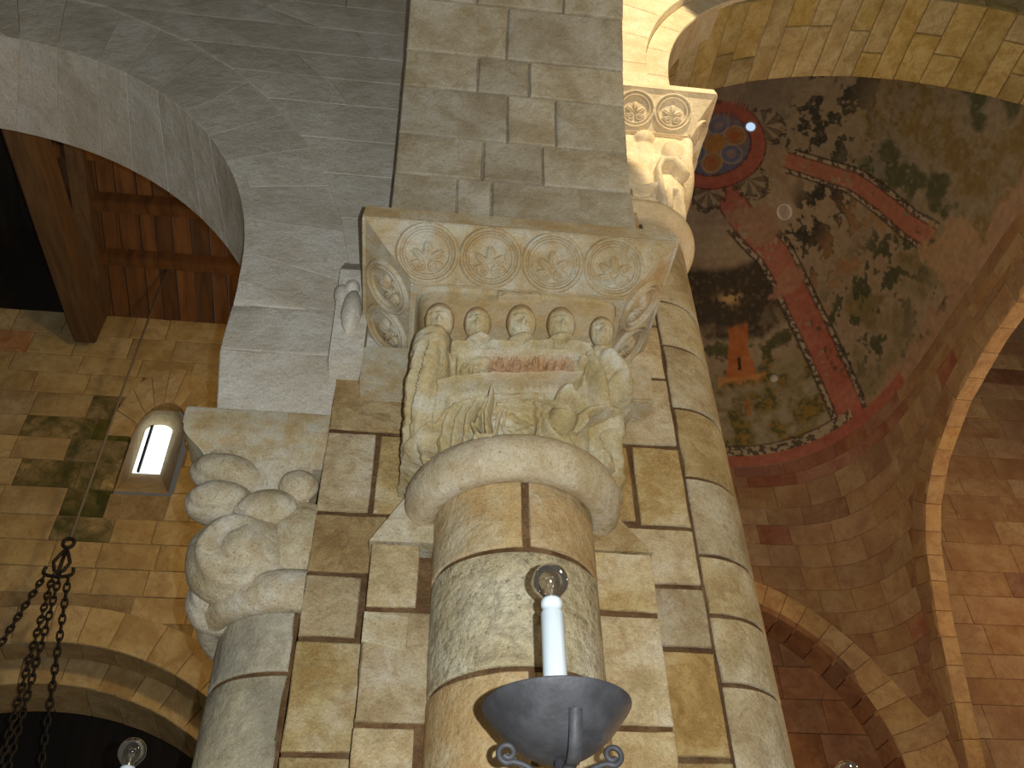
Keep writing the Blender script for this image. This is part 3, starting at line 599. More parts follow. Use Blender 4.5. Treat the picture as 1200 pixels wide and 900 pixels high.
# ring of voussoirs and recessed tympanum on the back wall
TC, TR = (2.36, 2.62), 1.80
def in_arch(p, extra=0.0): return p[1] > 4.0 and p[2] < 9 and math.hypot(p[0]-TC[0], max(0, p[2]-TC[1])) < TR+extra
RA = [(4.70, 1.0), (4.70, 2.5), (4.635, 2.80), (4.52, 3.29), (4.385, 3.87), (4.175, 4.47), (3.95, 4.79), (3.61, 5.05), (3.03, 5.28), (2.35, 5.385), (1.8, 5.39), (1.2, 5.33), (0.5, 5.15), (-0.2, 4.8)]
def in_right(p, extra=0.0):
    """inside the open arch of the right-hand wall"""
    if p[0] < 4.1: return False
    y, z = p[1], p[2]
    zt = np.interp(-y, [-a_[0] for a_ in RA], [a_[1] for a_ in RA]) if y < 4.70 else -9
    return z < zt+extra or (y < 4.70+extra and z < 2.6)
V = Pw.reshape(-1, 3).tolist(); Fc = []; nz_ = len(zs)
for i in range(239):
    for j in range(nz_-1):
        q = (i*nz_+j, i*nz_+j+1, (i+1)*nz_+j+1, (i+1)*nz_+j)
        if any(in_arch(V[k], 0.22) for k in q) or any(in_right(V[k], 0.12) for k in q): continue
        Fc.append(q)
adopt(obj('wall_core', raw('wall_core', V, Fc), 'mortar_rose', smooth=False), wr)
def visible(p, pad=40):
    d = Vector(p)-CAM; wv = d.dot(_F)
    if wv <= 0: return False
    x, y = 600+FPX*d.dot(_R)/wv, 450-FPX*d.dot(_U)/wv; return -pad < x < 1200+pad and -pad < y < 900+pad and x > 760
zcur = 6.0; crs = 0
while zcur > ZMIN:
    hgt = 0.13 if crs < 2 else random.uniform(0.20, 0.27); zb = zcur-hgt; ln = 0.045 if crs >= 2 else 0.06; u = 0.10+random.uniform(0, ln)
    while u < 0.98:
        du = ln*random.uniform(0.75, 1.35); pc = fW(u+du/2, (zcur+zb)/2, 0)
        cs_ = [fW(u+du*a_, zb+(zcur-zb)*b_, 0) for a_ in (0, 1) for b_ in (0, 1)]
        if visible(pc) and not in_arch(pc, 0.27) and not any(in_arch(q_, 0.04) for q_ in cs_) and not in_right(pc, 0.14) and not any(in_right(q_, 0.03) for q_ in cs_):
            mt = ('rose_red' if pc[1] > 3.6 else 'rose') if crs < 2 else ('rose_red' if random.random() < 0.05 else ('rose_dark' if random.random() < 0.05 else 'rose'))
            adopt(block('stone_block', fW, u, min(u+du, 0.99), zb, zcur, 0.05, mt, None, 3, 1, 0.004, 0.003, 0.004), wr)
        u += du
    zcur = zb; crs += 1
oa = empty('open_arch', (4.6, 3.0, 2.0)); tag(oa, 'wide open rose stone arch at the far right under the dome rim', 'arch')
Rp = resample_ = np.array(RA); dR = np.r_[0, np.cumsum(np.hypot(*np.diff(Rp, axis=0).T))]
def ra_pt(sv_): return np.interp(sv_, dR, Rp[:, 0]), np.interp(sv_, dR, Rp[:, 1])
def ra_n(sv_):
    a0, a1 = ra_pt(sv_-0.12), ra_pt(sv_+0.12); ty, tz = a1[0]-a0[0], a1[1]-a0[1]; l = math.hypot(ty, tz) or 1; return tz/l, -ty/l      # away from the opening
def fOS(sv_, x, h): y, z = ra_pt(sv_); ny, nz2 = ra_n(sv_); return (x, y-ny*h, z-nz2*h)
def fOF(sv_, r, h): y, z = ra_pt(sv_); ny, nz2 = ra_n(sv_); return (4.462-h, y+ny*r, z+nz2*r)
sv_ = 0.2
while sv_ < dR[-1]-0.5:
    ds = random.uniform(0.22, 0.32)
    if visible(fOS(sv_, 4.5, 0), 80):
        adopt(block('soffit_stone', fOS, sv_, sv_+ds, 4.46, 4.62, 0.05, 'rose_ochre', None, 2, 2, 0.004, 0.003, 0.004), oa)
        adopt(block('voussoir', fOF, sv_, sv_+ds, 0.0, 0.24, 0.06, 'rose', None, 2, 2, 0.004, 0.003, 0.004), oa)
    sv_ += ds
wt = empty('wall_transept', (6.5, 5.3, ZF)); tag(wt, 'rose stone transept wall seen through the open arch on the right', kind='structure')
adopt(obj('wall_core', box(4.4, 9.6, 5.31, 5.5, ZF, 11), 'mortar_rose', smooth=False), wt)
zq2 = 2.2
while zq2 < 10.6:
    hh_ = random.uniform(0.24, 0.36); xq = 4.45-random.uniform(0, 0.4)
    while xq < 9.4:
        wq = random.uniform(0.5, 0.95)
        if visible((xq+wq/2, 5.3, zq2), 60):
            adopt(block('stone_block', quadY((xq, zq2+hh_), (xq+wq, zq2+hh_), (xq+wq, zq2), (xq, zq2), 5.3), 0, 1, 0, 1, 0.05, random.choice(['rose', 'rose', 'rose', 'rose_ochre', 'rose', 'rose_dark' if random.random() < 0.4 else 'rose']), None, 2, 2, 0.005, 0.004, 0.005), wt)
        xq += wq
    zq2 += hh_
ta = empty('blind_arch', (TC[0], 5.1, 2.0)); tag(ta, 'rose stone blind arch in the wall under the dome', 'arch')
YW_ = 5.12
def wallY(x, z):
    n = wall_n(z); hx = 1.6 if x > DC[0] else 2.4; return DC[1]+max(1.82, 2.15*max(0.0, 1-min(0.999, abs((x-DC[0])/hx))**n)**(1/n))
def fTA(an, r, h):
    x, z = (TC[0]+r*math.cos(an), TC[1]+r*math.sin(an)) if an >= 0 else (TC[0]+r, TC[1]+an*TR)
    return (x, wallY(x, z)-0.014-h, z)
def fTS(an, y, h): return (TC[0]+(TR-h)*math.cos(an), y, TC[1]+(TR-h)*math.sin(an)) if an >= 0 else (TC[0]+TR-h, y, TC[1]+an*TR)
an = -0.9
while an < PI*0.75:
    da = random.uniform(0.09, 0.14)
    if an < 0 < an+da: da = -an
    adopt(block('voussoir', fTA, an, an+da, TR, TR+0.30, 0.1, 'rose_ochre', None, 2, 2, 0.004, 0.003, 0.004), ta)
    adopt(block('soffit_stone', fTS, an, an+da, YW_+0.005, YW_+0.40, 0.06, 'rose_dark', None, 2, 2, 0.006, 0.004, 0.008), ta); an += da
zcur = 4.5
while zcur > 1.2:
    x = 0.9+random.uniform(0, 0.3)
    while x < 4.3:
        wd = random.uniform(0.4, 0.75)
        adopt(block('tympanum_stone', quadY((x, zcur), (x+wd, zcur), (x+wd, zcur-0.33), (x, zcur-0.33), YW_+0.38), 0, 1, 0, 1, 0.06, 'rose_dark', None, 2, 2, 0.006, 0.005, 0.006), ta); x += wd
    zcur -= 0.33

# ---------------- aisle wall seen through the left arch
YW = 4.5
wa = empty('wall_aisle', (-3.2, YW, ZF)); tag(wa, 'warm ochre ashlar wall of the aisle', kind='structure')
ZTOP = 7.06
C1, R1 = (-3.17, 1.12), 2.235
xw = lambda px, py: atY(px, py, YW).x
zw = lambda px, py: atY(px, py, YW).z
WX0, WX1, WZ0, WZ1 = xw(134, 575), xw(208, 540), zw(160, 577), zw(175, 500)      # window opening on the wall face
WXC, WHW = (WX0+WX1)/2, (WX1-WX0)/2
V = []; Fc = []
for i in range(96):
    for j in range(140):
        x, z = -5.6+i*0.05, j*0.05+0.06
        if (WX0-0.02 < x+0.025 < WX1+0.02 and WZ0-0.0 < z+0.025 < WZ1+0.20) or math.hypot(x+0.025-C1[0], z+0.025-C1[1]) < R1+0.03: continue
        k = len(V); V += [(x, YW+0.012, z), (x+0.05, YW+0.012, z), (x+0.05, YW+0.012, z+0.05), (x, YW+0.012, z+0.05)]; Fc.append((k, k+1, k+2, k+3))
adopt(obj('wall_core', raw('wall_core', V, Fc), 'mortar_aisle', smooth=False), wa)
def cw(x, z, r): return math.hypot(x-C1[0], max(0, z-C1[1])) < r
zcur = ZTOP
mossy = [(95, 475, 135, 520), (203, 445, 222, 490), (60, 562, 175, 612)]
while zcur > 2.2:
    hgt = random.uniform(0.23, 0.31); zb = zcur-hgt; x = -5.4+random.uniform(0, 0.4)
    while x < -0.95:
        wd = random.uniform(0.34, 0.72); x1 = x+wd
        segs = [(x, x1)]
        if zb < WZ1+0.30 and zcur > WZ0-0.02:
            hw = WHW+0.02 if zb < WZ1 else WHW*0.75
            segs = []
            if x < WXC-hw-0.05: segs.append((x, min(x1, WXC-hw)))
            if x1 > WXC+hw+0.05: segs.append((max(x, WXC+hw), x1))
        for s0, s1 in segs:
            if s1-s0 < 0.05: continue
            ok = True
            xm, zm = (s0+s1)/2, (zcur+zb)/2
            if math.hypot(xm-C1[0], zm-C1[1]) < R1+0.36 and zm > 0: ok = False
            if ok:
                d = Vector((xm, YW, zm))-CAM; wv = d.dot(_F); px, py = 600+FPX*d.dot(_R)/wv, 450-FPX*d.dot(_U)/wv
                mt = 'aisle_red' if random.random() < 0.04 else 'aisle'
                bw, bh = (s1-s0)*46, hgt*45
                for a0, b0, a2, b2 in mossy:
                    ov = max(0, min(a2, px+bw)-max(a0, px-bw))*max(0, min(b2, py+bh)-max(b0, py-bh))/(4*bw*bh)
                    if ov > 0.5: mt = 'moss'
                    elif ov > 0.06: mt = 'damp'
                adopt(block('stone_block', quadY((s0, zcur), (s1, zcur), (s1, zb), (s0, zb), YW), 0, 1, 0, 1, 0.06, mt, None, 2, 2, 0.006, 0.005, 0.006, chip=0.012), wa)
        x = x1
    zcur = zb
# small splayed window
win = empty('window_1', (WXC, YW, WZ0)); tag(win, 'small bright round-headed window in a splayed opening', kind='structure')
pq = [(-1, 0), (-1, 0.86)]+[(-math.cos(t), 0.86+0.14*math.sin(t)) for t in np.linspace(0, PI, 14)][1:-1]+[(1, 0.86), (1, 0)]
pc = [(-1, 0), (-1, 0.62)]+[(-math.cos(t), 0.62+0.38*math.sin(t)) for t in np.linspace(0, PI, 14)][1:-1]+[(1, 0.62), (1, 0)]
hz = WZ1-WZ0
A0, A1 = atY(162, 556, YW+0.55), atY(197, 500, YW+0.55); pxc = (A0.x+A1.x)/2; phw = 0.135; pz0 = zA(175, 556, YW+0.55); pz1 = zA(180, 498, YW+0.55)
outer = [(WXC+u*WHW, YW-0.002, WZ0+v*(hz+0.25)) for u, v in pc]; inner = [(pxc+u*phw, YW+0.55, pz0+v*(pz1-pz0)) for u, v in pq]
n_ = len(pc); adopt(obj('embrasure', raw('embrasure', outer+inner, [(i, (i+1) % n_, n_+(i+1) % n_, n_+i) for i in range(n_)]), 'aisle', smooth=False), win)
pane = [(pxc+u*phw, YW+0.54, pz0+v*(pz1-pz0)) for u, v in pq]; adopt(obj('pane', raw('pane', pane, [tuple(range(n_))]), 'daylight', smooth=False), win)
bar = prism([(pxc-phw*0.62, pz0), (pxc-phw*0.62, pz1-0.03), (pxc-phw*0.45, pz1-0.03), (pxc-phw*0.45, pz0)], YW+0.50, YW+0.53); adopt(obj('frame_bar', bar, 'chain', smooth=False), win)
def fV(an, r, h): return (WXC+WHW*r*math.cos(an), YW-0.010-h, WZ0+(hz+0.25)*0.62+(hz+0.25)*0.38*r*math.sin(an)*1.15)
for k in range(9): adopt(block('arch_stone', fV, PI*k/9, PI*(k+1)/9, 1.02, 2.05, 0.06, 'aisle', None, 2, 2, 0.005, 0.003, 0.006), win)
# double-order arch at the foot of the aisle wall
aa = empty('aisle_arch', (C1[0], YW, 2.0)); tag(aa, 'double-stepped ochre arch low in the aisle wall, behind the chains', 'arch')
C3, R3, C4, R4 = (-3.255, 0.914), 2.225, (-3.33, 0.653), 2.448
def ringf(c, Y): return lambda an, r, h: (c[0]+r*math.cos(an), Y-h, c[1]+r*math.sin(an))
def softf(ca_, ra_, Ya, cb_, rb_, Yb):
    def f(an, t, h):
        x = (ca_[0]+(ra_-h)*math.cos(an))*(1-t)+(cb_[0]+(rb_-h)*math.cos(an))*t; z = (ca_[1]+(ra_-h)*math.sin(an))*(1-t)+(cb_[1]+(rb_-h)*math.sin(an))*t
        return (x, Ya+(Yb-Ya)*t, z)
    return f
for fn, r0, r1, nm, mt, dp in ((ringf(C1, YW-0.005), R1, R1+0.33, 'voussoir', 'aisle', 0.06), (softf(C1, R1, YW, (C1[0]-0.03, C1[1]-0.0), R1, YW+0.3), 0, 1, 'soffit_stone', 'aisle', 0.04),
                       (ringf(C3, YW+0.3), R3, R3+0.32, 'inner_voussoir', 'aisle', 0.08), (softf(C3, R3, YW+0.3, C4, R4, YW+0.8), 0, 1, 'inner_soffit_stone', 'aisle', 0.04)):
    an = math.radians(22)
    while an < math.radians(150):
        da = random.uniform(0.10, 0.15)
        adopt(block(nm, fn, an, an+da, r0, r1, dp, mt, None, 2, 3, 0.006, 0.004, 0.007), aa); an += da
# passage end wall, near-black colour stands for its unlit depth
adopt(obj('passage_wall', box(-6, 0, YW+3.0, YW+3.1, ZF, 4.0), 'shade_dark', smooth=False), wa)

# ---------------- timber roof of the aisle
ce = empty('ceiling', (-3, 3, ZTOP)); tag(ce, 'lean-to timber roof of dark boards and purlins', kind='structure')
SL = 0.32
def roof(x, y, dz=0): return (x, y, ZTOP+SL*(YW-y)+dz)
x = -4.02; k = 0
while x < -1.2:
    wd = random.uniform(0.15, 0.21)
    V = [roof(x+0.006, YW+0.2, 0), roof(x+wd-0.006, YW+0.2, 0), roof(x+wd-0.006, 0.72, 0), roof(x+0.006, 0.72, 0)]; V += [(a_, b_, c_ + 0.04) for a_, b_, c_ in V]
    adopt(obj('board', raw('board', V, [(3, 2, 1, 0), (4, 5, 6, 7), (0, 1, 5, 4), (1, 2, 6, 5), (2, 3, 7, 6), (3, 0, 4, 7)]), 'wood', smooth=False), ce); x += wd
def yroof(px, py):                                   # where a picture ray meets the roof
    v = ray(px, py); t = (ZTOP+SL*(YW-CAM.y)-CAM.z)/(v.z+SL*v.y); return CAM+v*t
for py, hh in ((302, 0.12), (238, 0.14), (180, 0.14)):
    y = yroof(200, py).y; z = ZTOP+SL*(YW-y)
    adopt(obj('purlin', bevbox('purlin', -4.0, -1.1, y-0.07, y+0.07, z-hh, z+0.01, 0.012), 'wood', smooth=False), ce)
# boarding further left, higher up: unlit darkness painted in as near-black wood
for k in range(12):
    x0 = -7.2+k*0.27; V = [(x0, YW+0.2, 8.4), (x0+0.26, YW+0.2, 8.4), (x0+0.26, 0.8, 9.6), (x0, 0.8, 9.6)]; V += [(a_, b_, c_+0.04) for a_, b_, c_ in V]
    adopt(obj('shade_board', raw('shade_board', V, [(3, 2, 1, 0), (4, 5, 6, 7), (0, 1, 5, 4), (1, 2, 6, 5), (2, 3, 7, 6), (3, 0, 4, 7)]), 'shade_dark', smooth=False), ce)
adopt(obj('gable_boarding', box(-7.2, -4.1, YW+0.1, YW+0.15, ZTOP, 8.5), 'shade_dark', smooth=False), ce)  # near-black sheet, roof darkness put into its colour
bx0, bx1 = atY(88, 385, YW-0.25).x, atY(113, 385, YW-0.25).x
bz = zA(100, 393, YW-0.25)
be = obj('tie_beam', bevbox('tie_beam', bx0-0.02, bx1, 0.9, YW-0.12, bz, bz+0.36, 0.02), 'beam', smooth=False); tag(be, 'heavy dark tie beam running out from the aisle wall top', 'beam')
rx = atY(103, 330, YW-0.6).x
V = []
for y in (0.9, YW-0.1):
    z = ZTOP+SL*(YW-y)
    V += [(rx-0.08, y, z-0.24), (rx+0.08, y, z-0.24), (rx+0.08, y, z-0.01), (rx-0.08, y, z-0.01)]
rf = obj('rafter', raw('rafter', V, [(0, 1, 2, 3), (7, 6, 5, 4), (0, 4, 5, 1), (1, 5, 6, 2), (2, 6, 7, 3), (3, 7, 4, 0)]), 'beam', smooth=False); tag(rf, 'sloping brown rafter beside the heavy tie beam', 'beam')

# ================================================================== CAPITALS
def resample(P, n):
    d = np.r_[0, np.cumsum(np.linalg.norm(np.diff(P, axis=0), axis=1))]; t = np.linspace(0, d[-1], n); return np.stack([np.interp(t, d, P[:, k]) for k in range(P.shape[1])], -1)
def medal(x, y):
    """carved roundel relief, x and y in radii"""
    r = np.hypot(x, y); h = np.zeros_like(x)
    def rg(q, c, w_, a_): return a_*np.sqrt(np.maximum(0, 1-((q-c)/w_)**2))
    h = np.maximum(h, rg(r, 0.93, 0.08, 1.0)); h = np.maximum(h, rg(r, 0.74, 0.06, 0.8))
    for an, L_, w_ in ((90, 0.62, 0.15), (38, 0.56, 0.13), (142, 0.56, 0.13), (-12, 0.50, 0.12), (192, 0.50, 0.12)):
        c, s_ = math.cos(math.radians(an)), math.sin(math.radians(an)); yy = y+0.28; u = x*c+yy*s_; v = -x*s_+yy*c
        e = ((u-L_*0.62)/(L_*0.5))**2+(v/w_)**2; h = np.maximum(h, 1.1*np.sqrt(np.maximum(0, 1-e))-0.55*np.exp(-(v/0.03)**2)*(e < 1))
    for sx_ in (-1, 1):
        q = np.hypot(x-sx_*0.22, y+0.42); h = np.maximum(h, rg(q, 0.14, 0.05, 0.9)); h = np.maximum(h, 0.8*np.sqrt(np.maximum(0, 1-(q/0.07)**2)))
    return h
def impost_block(parent, sharp=1.0, mat='capital', paintf=None):
    """flaring impost with carved roundels. local axes: faces -y, axis at origin, z = 0 at the astragal's underside"""
    zb, zm, zt = 0.86, 1.055, 1.125; hb, ht = 0.41, 0.62; yb, yt, yk = -0.34, -0.50, 0.135
    hh = 0.012*sharp
    def face(P0, P1, Q0, Q1, cen, rad, nu, nv, nm):
        # bottom edge P0-P1, top edge Q0-Q1
        u = np.linspace(0, 1, nu)[:, None, None]; v = np.linspace(0, 1, nv)[None, :, None]
        P0, P1, Q0, Q1 = map(np.array, (P0, P1, Q0, Q1)); S = (P0*(1-u)+P1*u)*(1-v)+(Q0*(1-u)+Q1*u)*v
        du = (P1-P0); dvv = ((Q0+Q1)-(P0+P1))/2; nn = np.cross(du, dvv); nn = nn/np.linalg.norm(nn); lv = np.linalg.norm(dvv)
        ax = du/np.linalg.norm(du); mid0 = (P0+P1)/2; sx = ((S-mid0)@ax); sy = (v[..., 0]-0.5)*lv+0*sx
        h = np.zeros(sx.shape)
        for c_ in cen: h = np.maximum(h, medal((sx-c_)/rad, sy/(rad*0.98)))
        h = np.maximum(h, 0.8*np.clip((np.abs(v[..., 0]-0.5)-0.455)/0.02, 0, 1)+0*sx)
        edge = np.minimum(np.minimum(u[..., 0], 1-u[..., 0])*np.linalg.norm(du), np.minimum(v[..., 0], 1-v[..., 0])*lv); h = h*np.clip(edge/0.008, 0, 1)
        return obj(nm, grid_mesh(nm, S+nn*(h*hh)[..., None]), mat, parent)
    imp = obj('impost', raw('impost', [(-ht, yt, zm), (ht, yt, zm), (ht, yk, zm), (-ht, yk, zm), (-ht+0.008, yt+0.008, zt), (ht-0.008, yt+0.008, zt), (ht-0.008, yk, zt), (-ht+0.008, yk, zt), (-hb, yb, zb), (hb, yb, zb), (hb, yk, zb), (-hb, yk, zb)],
              [(0, 1, 5, 4), (1, 2, 6, 5), (3, 0, 4, 7), (4, 5, 6, 7), (8, 11, 10, 9), (2, 3, 7, 6), (10, 11, 3, 2)]), mat, parent, smooth=False)
    c4 = (-0.365, -0.122, 0.122, 0.365)
    f1 = face((-hb, yb, zb), (hb, yb, zb), (-ht, yt, zm), (ht, yt, zm), c4, 0.121, 330, 110, 'carved_frieze')
    f2 = face((-hb, yk, zb), (-hb, yb, zb), (-ht, yk, zm), (-ht, yt, zm), (-0.115, 0.125), 0.124, 200, 100, 'carved_side_frieze')
    f3 = face((hb, yb, zb), (hb, yk, zb), (ht, yt, zm), (ht, yk, zm), (-0.125, 0.115), 0.124, 200, 100, 'carved_side_frieze')
    for f_ in (f1, f2, f3): f_.parent = imp
    return imp
def bell(parent, relief, mat, z0, z1, nu=460, nv=330, r0=0.30, hw1=0.40, hd1=0.345, name='bell'):
    vs = np.linspace(0, 1, nv); P = np.zeros((nu, nv, 3)); N = np.zeros((nu, nv, 3))
    for j, v in enumerate(vs):
        s_ = v*v*(3-2*v); hw = r0+(hw1-r0)*(0.35*v+0.65*s_); hd = r0+(hd1-r0)*s_; n = 2.0+9.0*s_
        th = np.linspace(PI, 0, 500); x = hw*np.sign(np.cos(th))*np.abs(np.cos(th))**(2/n); y = -hd*np.abs(np.sin(th))**(2/n)
        Q = np.stack([x, y], -1); Q = np.vstack([[(-hw, 0.13)], Q, [(hw, 0.13)]]); Q = resample(Q, nu)
        P[:, j, :2] = Q; P[:, j, 2] = z0+(z1-z0)*v
        T = np.gradient(Q, axis=0); nn = np.stack([T[:, 1], -T[:, 0]], -1); nn /= np.linalg.norm(nn, axis=1)[:, None]+1e-9; N[:, j, :2] = nn
    k = np.arange(-6, 7); wts = np.exp(-(k/3.0)**2); wts /= wts.sum()
    Np = np.pad(N, ((6, 6), (0, 0), (0, 0)), 'edge'); N = sum(wts[i]*Np[i:i+nu] for i in range(13))
    h, paint = relief(P, N)
    me = grid_mesh(name, P+N*h[..., None])
    ca = me.color_attributes.new('paint', 'FLOAT_COLOR', 'POINT'); ca.data.foreach_set('color', paint.reshape(-1).astype(np.float32))
    return obj(name, me, mat, parent)
def relief_kit(X, Y):
    def ell(cx, cy, rx, ry, hh, rot=0): 
        c, s_ = math.cos(rot), math.sin(rot); u = (X-cx)*c+(Y-cy)*s_; v = -(X-cx)*s_+(Y-cy)*c
        return hh*np.sqrt(np.maximum(0, 1-(u/rx)**2-(v/ry)**2))
    def ridge(pts, w_, hh):
        d = np.full(X.shape, 1e9)
        for (x0, y0), (x1, y1) in zip(pts[:-1], pts[1:]):
            l2 = (x1-x0)**2+(y1-y0)**2; t = np.clip(((X-x0)*(x1-x0)+(Y-y0)*(y1-y0))/l2, 0, 1); d = np.minimum(d, np.hypot(X-x0-t*(x1-x0), Y-y0-t*(y1-y0)))
        return hh*np.sqrt(np.maximum(0, 1-(d/w_)**2))
    def rect(x0, x1, y0, y1, hh, soft=8): return hh*np.clip((X-x0)/soft, 0, 1)*np.clip((x1-X)/soft, 0, 1)*np.clip((Y-y0)/soft, 0, 1)*np.clip((y1-Y)/soft, 0, 1)
    return ell, ridge, rect
def noise_field(P, sc, seed):
    flat = P.reshape(-1, 3); return np.array([noise.noise(Vector((a*sc+seed, b*sc, c*sc))) for a, b, c in flat]).reshape(P.shape[:2])
def sculpt_xy(P, zoff):
    """sculpting sheet units (1008 x 900) laid over the plane y = -.34 of the front capital"""
    d0, d1, d2 = P[..., 0]-CAM.x, -0.34-CAM.y, P[..., 2]+zoff-CAM.z
    wv = d0*_F.x+d1*_F.y+d2*_F.z; px = 600+FPX*(d0*_R.x+d1*_R.y+d2*_R.z)/wv; py = 450-FPX*(d0*_U.x+d1*_U.y+d2*_U.z)/wv
    return (px-460)*3.6, (py-320)*3.6
def relief_supper(P, N):
    X, Y = sculpt_xy(P, ZR); ell, ridge, rect = relief_kit(X, Y); mx = np.maximum; h = np.zeros(X.shape)
    h = mx(h, rect(437, 632, 60, 122, 0.020, 10))                                        # console in the middle of the top
    for cx, cy, rx, ry in ((188, 205, 62, 74), (358, 225, 58, 62), (540, 225, 66, 82), (708, 232, 62, 76), (880, 262, 54, 60)):   # nimbus and neck hollow
        h = mx(h, ell(cx, cy, rx, ry, 0.018)); h = mx(h, ell(cx, cy+85, rx*1.15, 55, 0.042))
    h = mx(h, rect(262, 812, 340, 462, 0.040, 14))                                       # table front
    h = mx(h, ridge([(262, 345), (400, 335), (540, 345), (680, 335), (812, 350)], 16, 0.052)); h = mx(h, ridge([(240, 470), (430, 462), (780, 458)], 12, 0.050))
    h = h-rect(262, 812, 355, 455, 0.010, 10)
    for cx, cy, r in ((310, 425, 24), (352, 436, 18), (792, 402, 24), (450, 405, 20), (520, 410, 24), (600, 405, 22), (660, 420, 22)): h = mx(h, ell(cx, cy, r, r, 0.055)-0.5*ell(cx, cy, r*0.5, r*0.5, 0.024))
    h = mx(h, rect(418, 650, 486, 512, 0.020, 6)); h = mx(h, rect(236, 800, 500, 720, 0.018, 16))
    for x0 in (275, 312, 348, 384): h = mx(h, ridge([(x0+22, 550), (x0, 600), (x0+2, 735)], 18, 0.046))   # pleats
    h = mx(h, ridge([(250, 590), (300, 552), (390, 548)], 14, 0.046))
    h = mx(h, ridge([(418, 520), (408, 600), (430, 700)], 16, 0.050)); h = mx(h, ridge([(372, 640), (400, 690), (440, 700)], 16, 0.050))
    h = mx(h, ridge([(440, 690), (452, 600), (478, 562), (600, 566), (615, 620), (600, 690)], 9, 0.034)); h = mx(h, rect(432, 640, 520, 560, 0.028, 10))
    h = mx(h, ridge([(600, 560), (625, 600), (650, 660), (705, 710)], 15, 0.042)); h = mx(h, ridge([(480, 575), (470, 640), (505, 690)], 7, 0.030))
    h = mx(h, ell(722, 588, 66, 48, 0.050, 0.2)-0.7*ell(722, 570, 48, 30, 0.04, 0.2)); h = mx(h, ell(730, 512, 46, 30, 0.052)); h = mx(h, ridge([(752, 520), (786, 570), (790, 610)], 16, 0.045))
    h = mx(h, ridge([(785, 590), (830, 570), (890, 552)], 17, 0.058)); h = mx(h, ridge([(880, 370), (930, 420), (965, 470), (955, 600)], 34, 0.055))
    h = mx(h, ridge([(820, 360), (850, 430), (870, 540)], 26, 0.045)); h = mx(h, ridge([(890, 545), (905, 650), (930, 780)], 30, 0.058)); h = mx(h, ridge([(940, 560), (955, 700), (940, 800)], 22, 0.050))
    h = mx(h, rect(826, 895, 668, 740, 0.050, 12)); h = mx(h, ridge([(845, 690), (850, 780)], 24, 0.045)); h = mx(h, ridge([(690, 712), (760, 735), (800, 770)], 12, 0.035))
    h = mx(h, ridge([(195, 300), (190, 420), (195, 600)], 56, 0.062))                     # standing figure on the left
    for x0 in (160, 190, 222): h = h-ridge([(x0, 345), (x0+3, 590)], 9, 0.020)
    h = mx(h, ridge([(140, 625), (200, 605), (245, 595)], 13, 0.060)); h = mx(h, ridge([(165, 640), (180, 700), (200, 760)], 20, 0.050)); h = mx(h, ridge([(215, 620), (235, 690), (250, 740)], 22, 0.054)); h = mx(h, ridge([(265, 640), (275, 720)], 16, 0.045))
    h = mx(h, ridge([(105, 370), (90, 500), (80, 640), (82, 800)], 40, 0.052)); h = mx(h, ell(112, 350, 24, 26, 0.055)); h = mx(h, ridge([(60, 430), (70, 480), (110, 540)], 14, 0.055)); h = mx(h, ridge([(62, 790), (100, 780)], 24, 0.055))
    h = mx(h, ridge([(20, 380), (10, 600), (20, 800)], 36, 0.045)); h = mx(h, ridge([(985, 420), (1000, 600), (985, 800)], 30, 0.045)); 
    h = h-ridge([(134, 300), (132, 450), (126, 640), (135, 800)], 10, 0.035)
    for pts in ([(905, 420), (925, 500), (918, 600)], [(880, 400), (890, 470), (885, 540)], [(915, 640), (935, 720), (940, 790)], [(880, 600), (895, 680)], [(90, 420), (80, 560), (74, 700)], [(40, 420), (34, 600), (40, 760)], [(180, 640), (196, 700), (222, 750)], [(235, 630), (256, 690), (266, 740)]): h = h-ridge(pts, 8, 0.018)
    for cx in (360, 540, 700): h = mx(h, ell(cx, 322, 78, 34, 0.056)); h = h-ridge([(cx-45, 330), (cx, 346), (cx+45, 330)], 6, 0.012)
    for k in range(9): h = h-ridge([(415+k*38, 372), (405+k*38, 448)], 5, 0.006)
    h = h+noise_field(P, 22, 2.0)*0.004+noise_field(P, 60, 4.0)*0.002
    v = (P[..., 2]-P[0, 0, 2])/(P[0, -1, 2]-P[0, 0, 2]); h = 2.3*np.maximum(h-0.014, -0.004)*np.clip((1-v)/0.03, 0, 1)*np.clip(v/0.02+0.2, 0, 1)
    pt = np.zeros(X.shape+(4,)); 
    rd = rect(385, 775, 355, 478, 0.85, 34); oc_ = rect(60, 1000, 60, 300, 0.45, 60)
    pt[..., :3] = np.where(rd[..., None] > 0.15, np.array([0.40, 0.20, 0.09]), np.array([0.42, 0.26, 0.10])); pt[..., 3] = np.maximum(rd, oc_)
    return h, pt
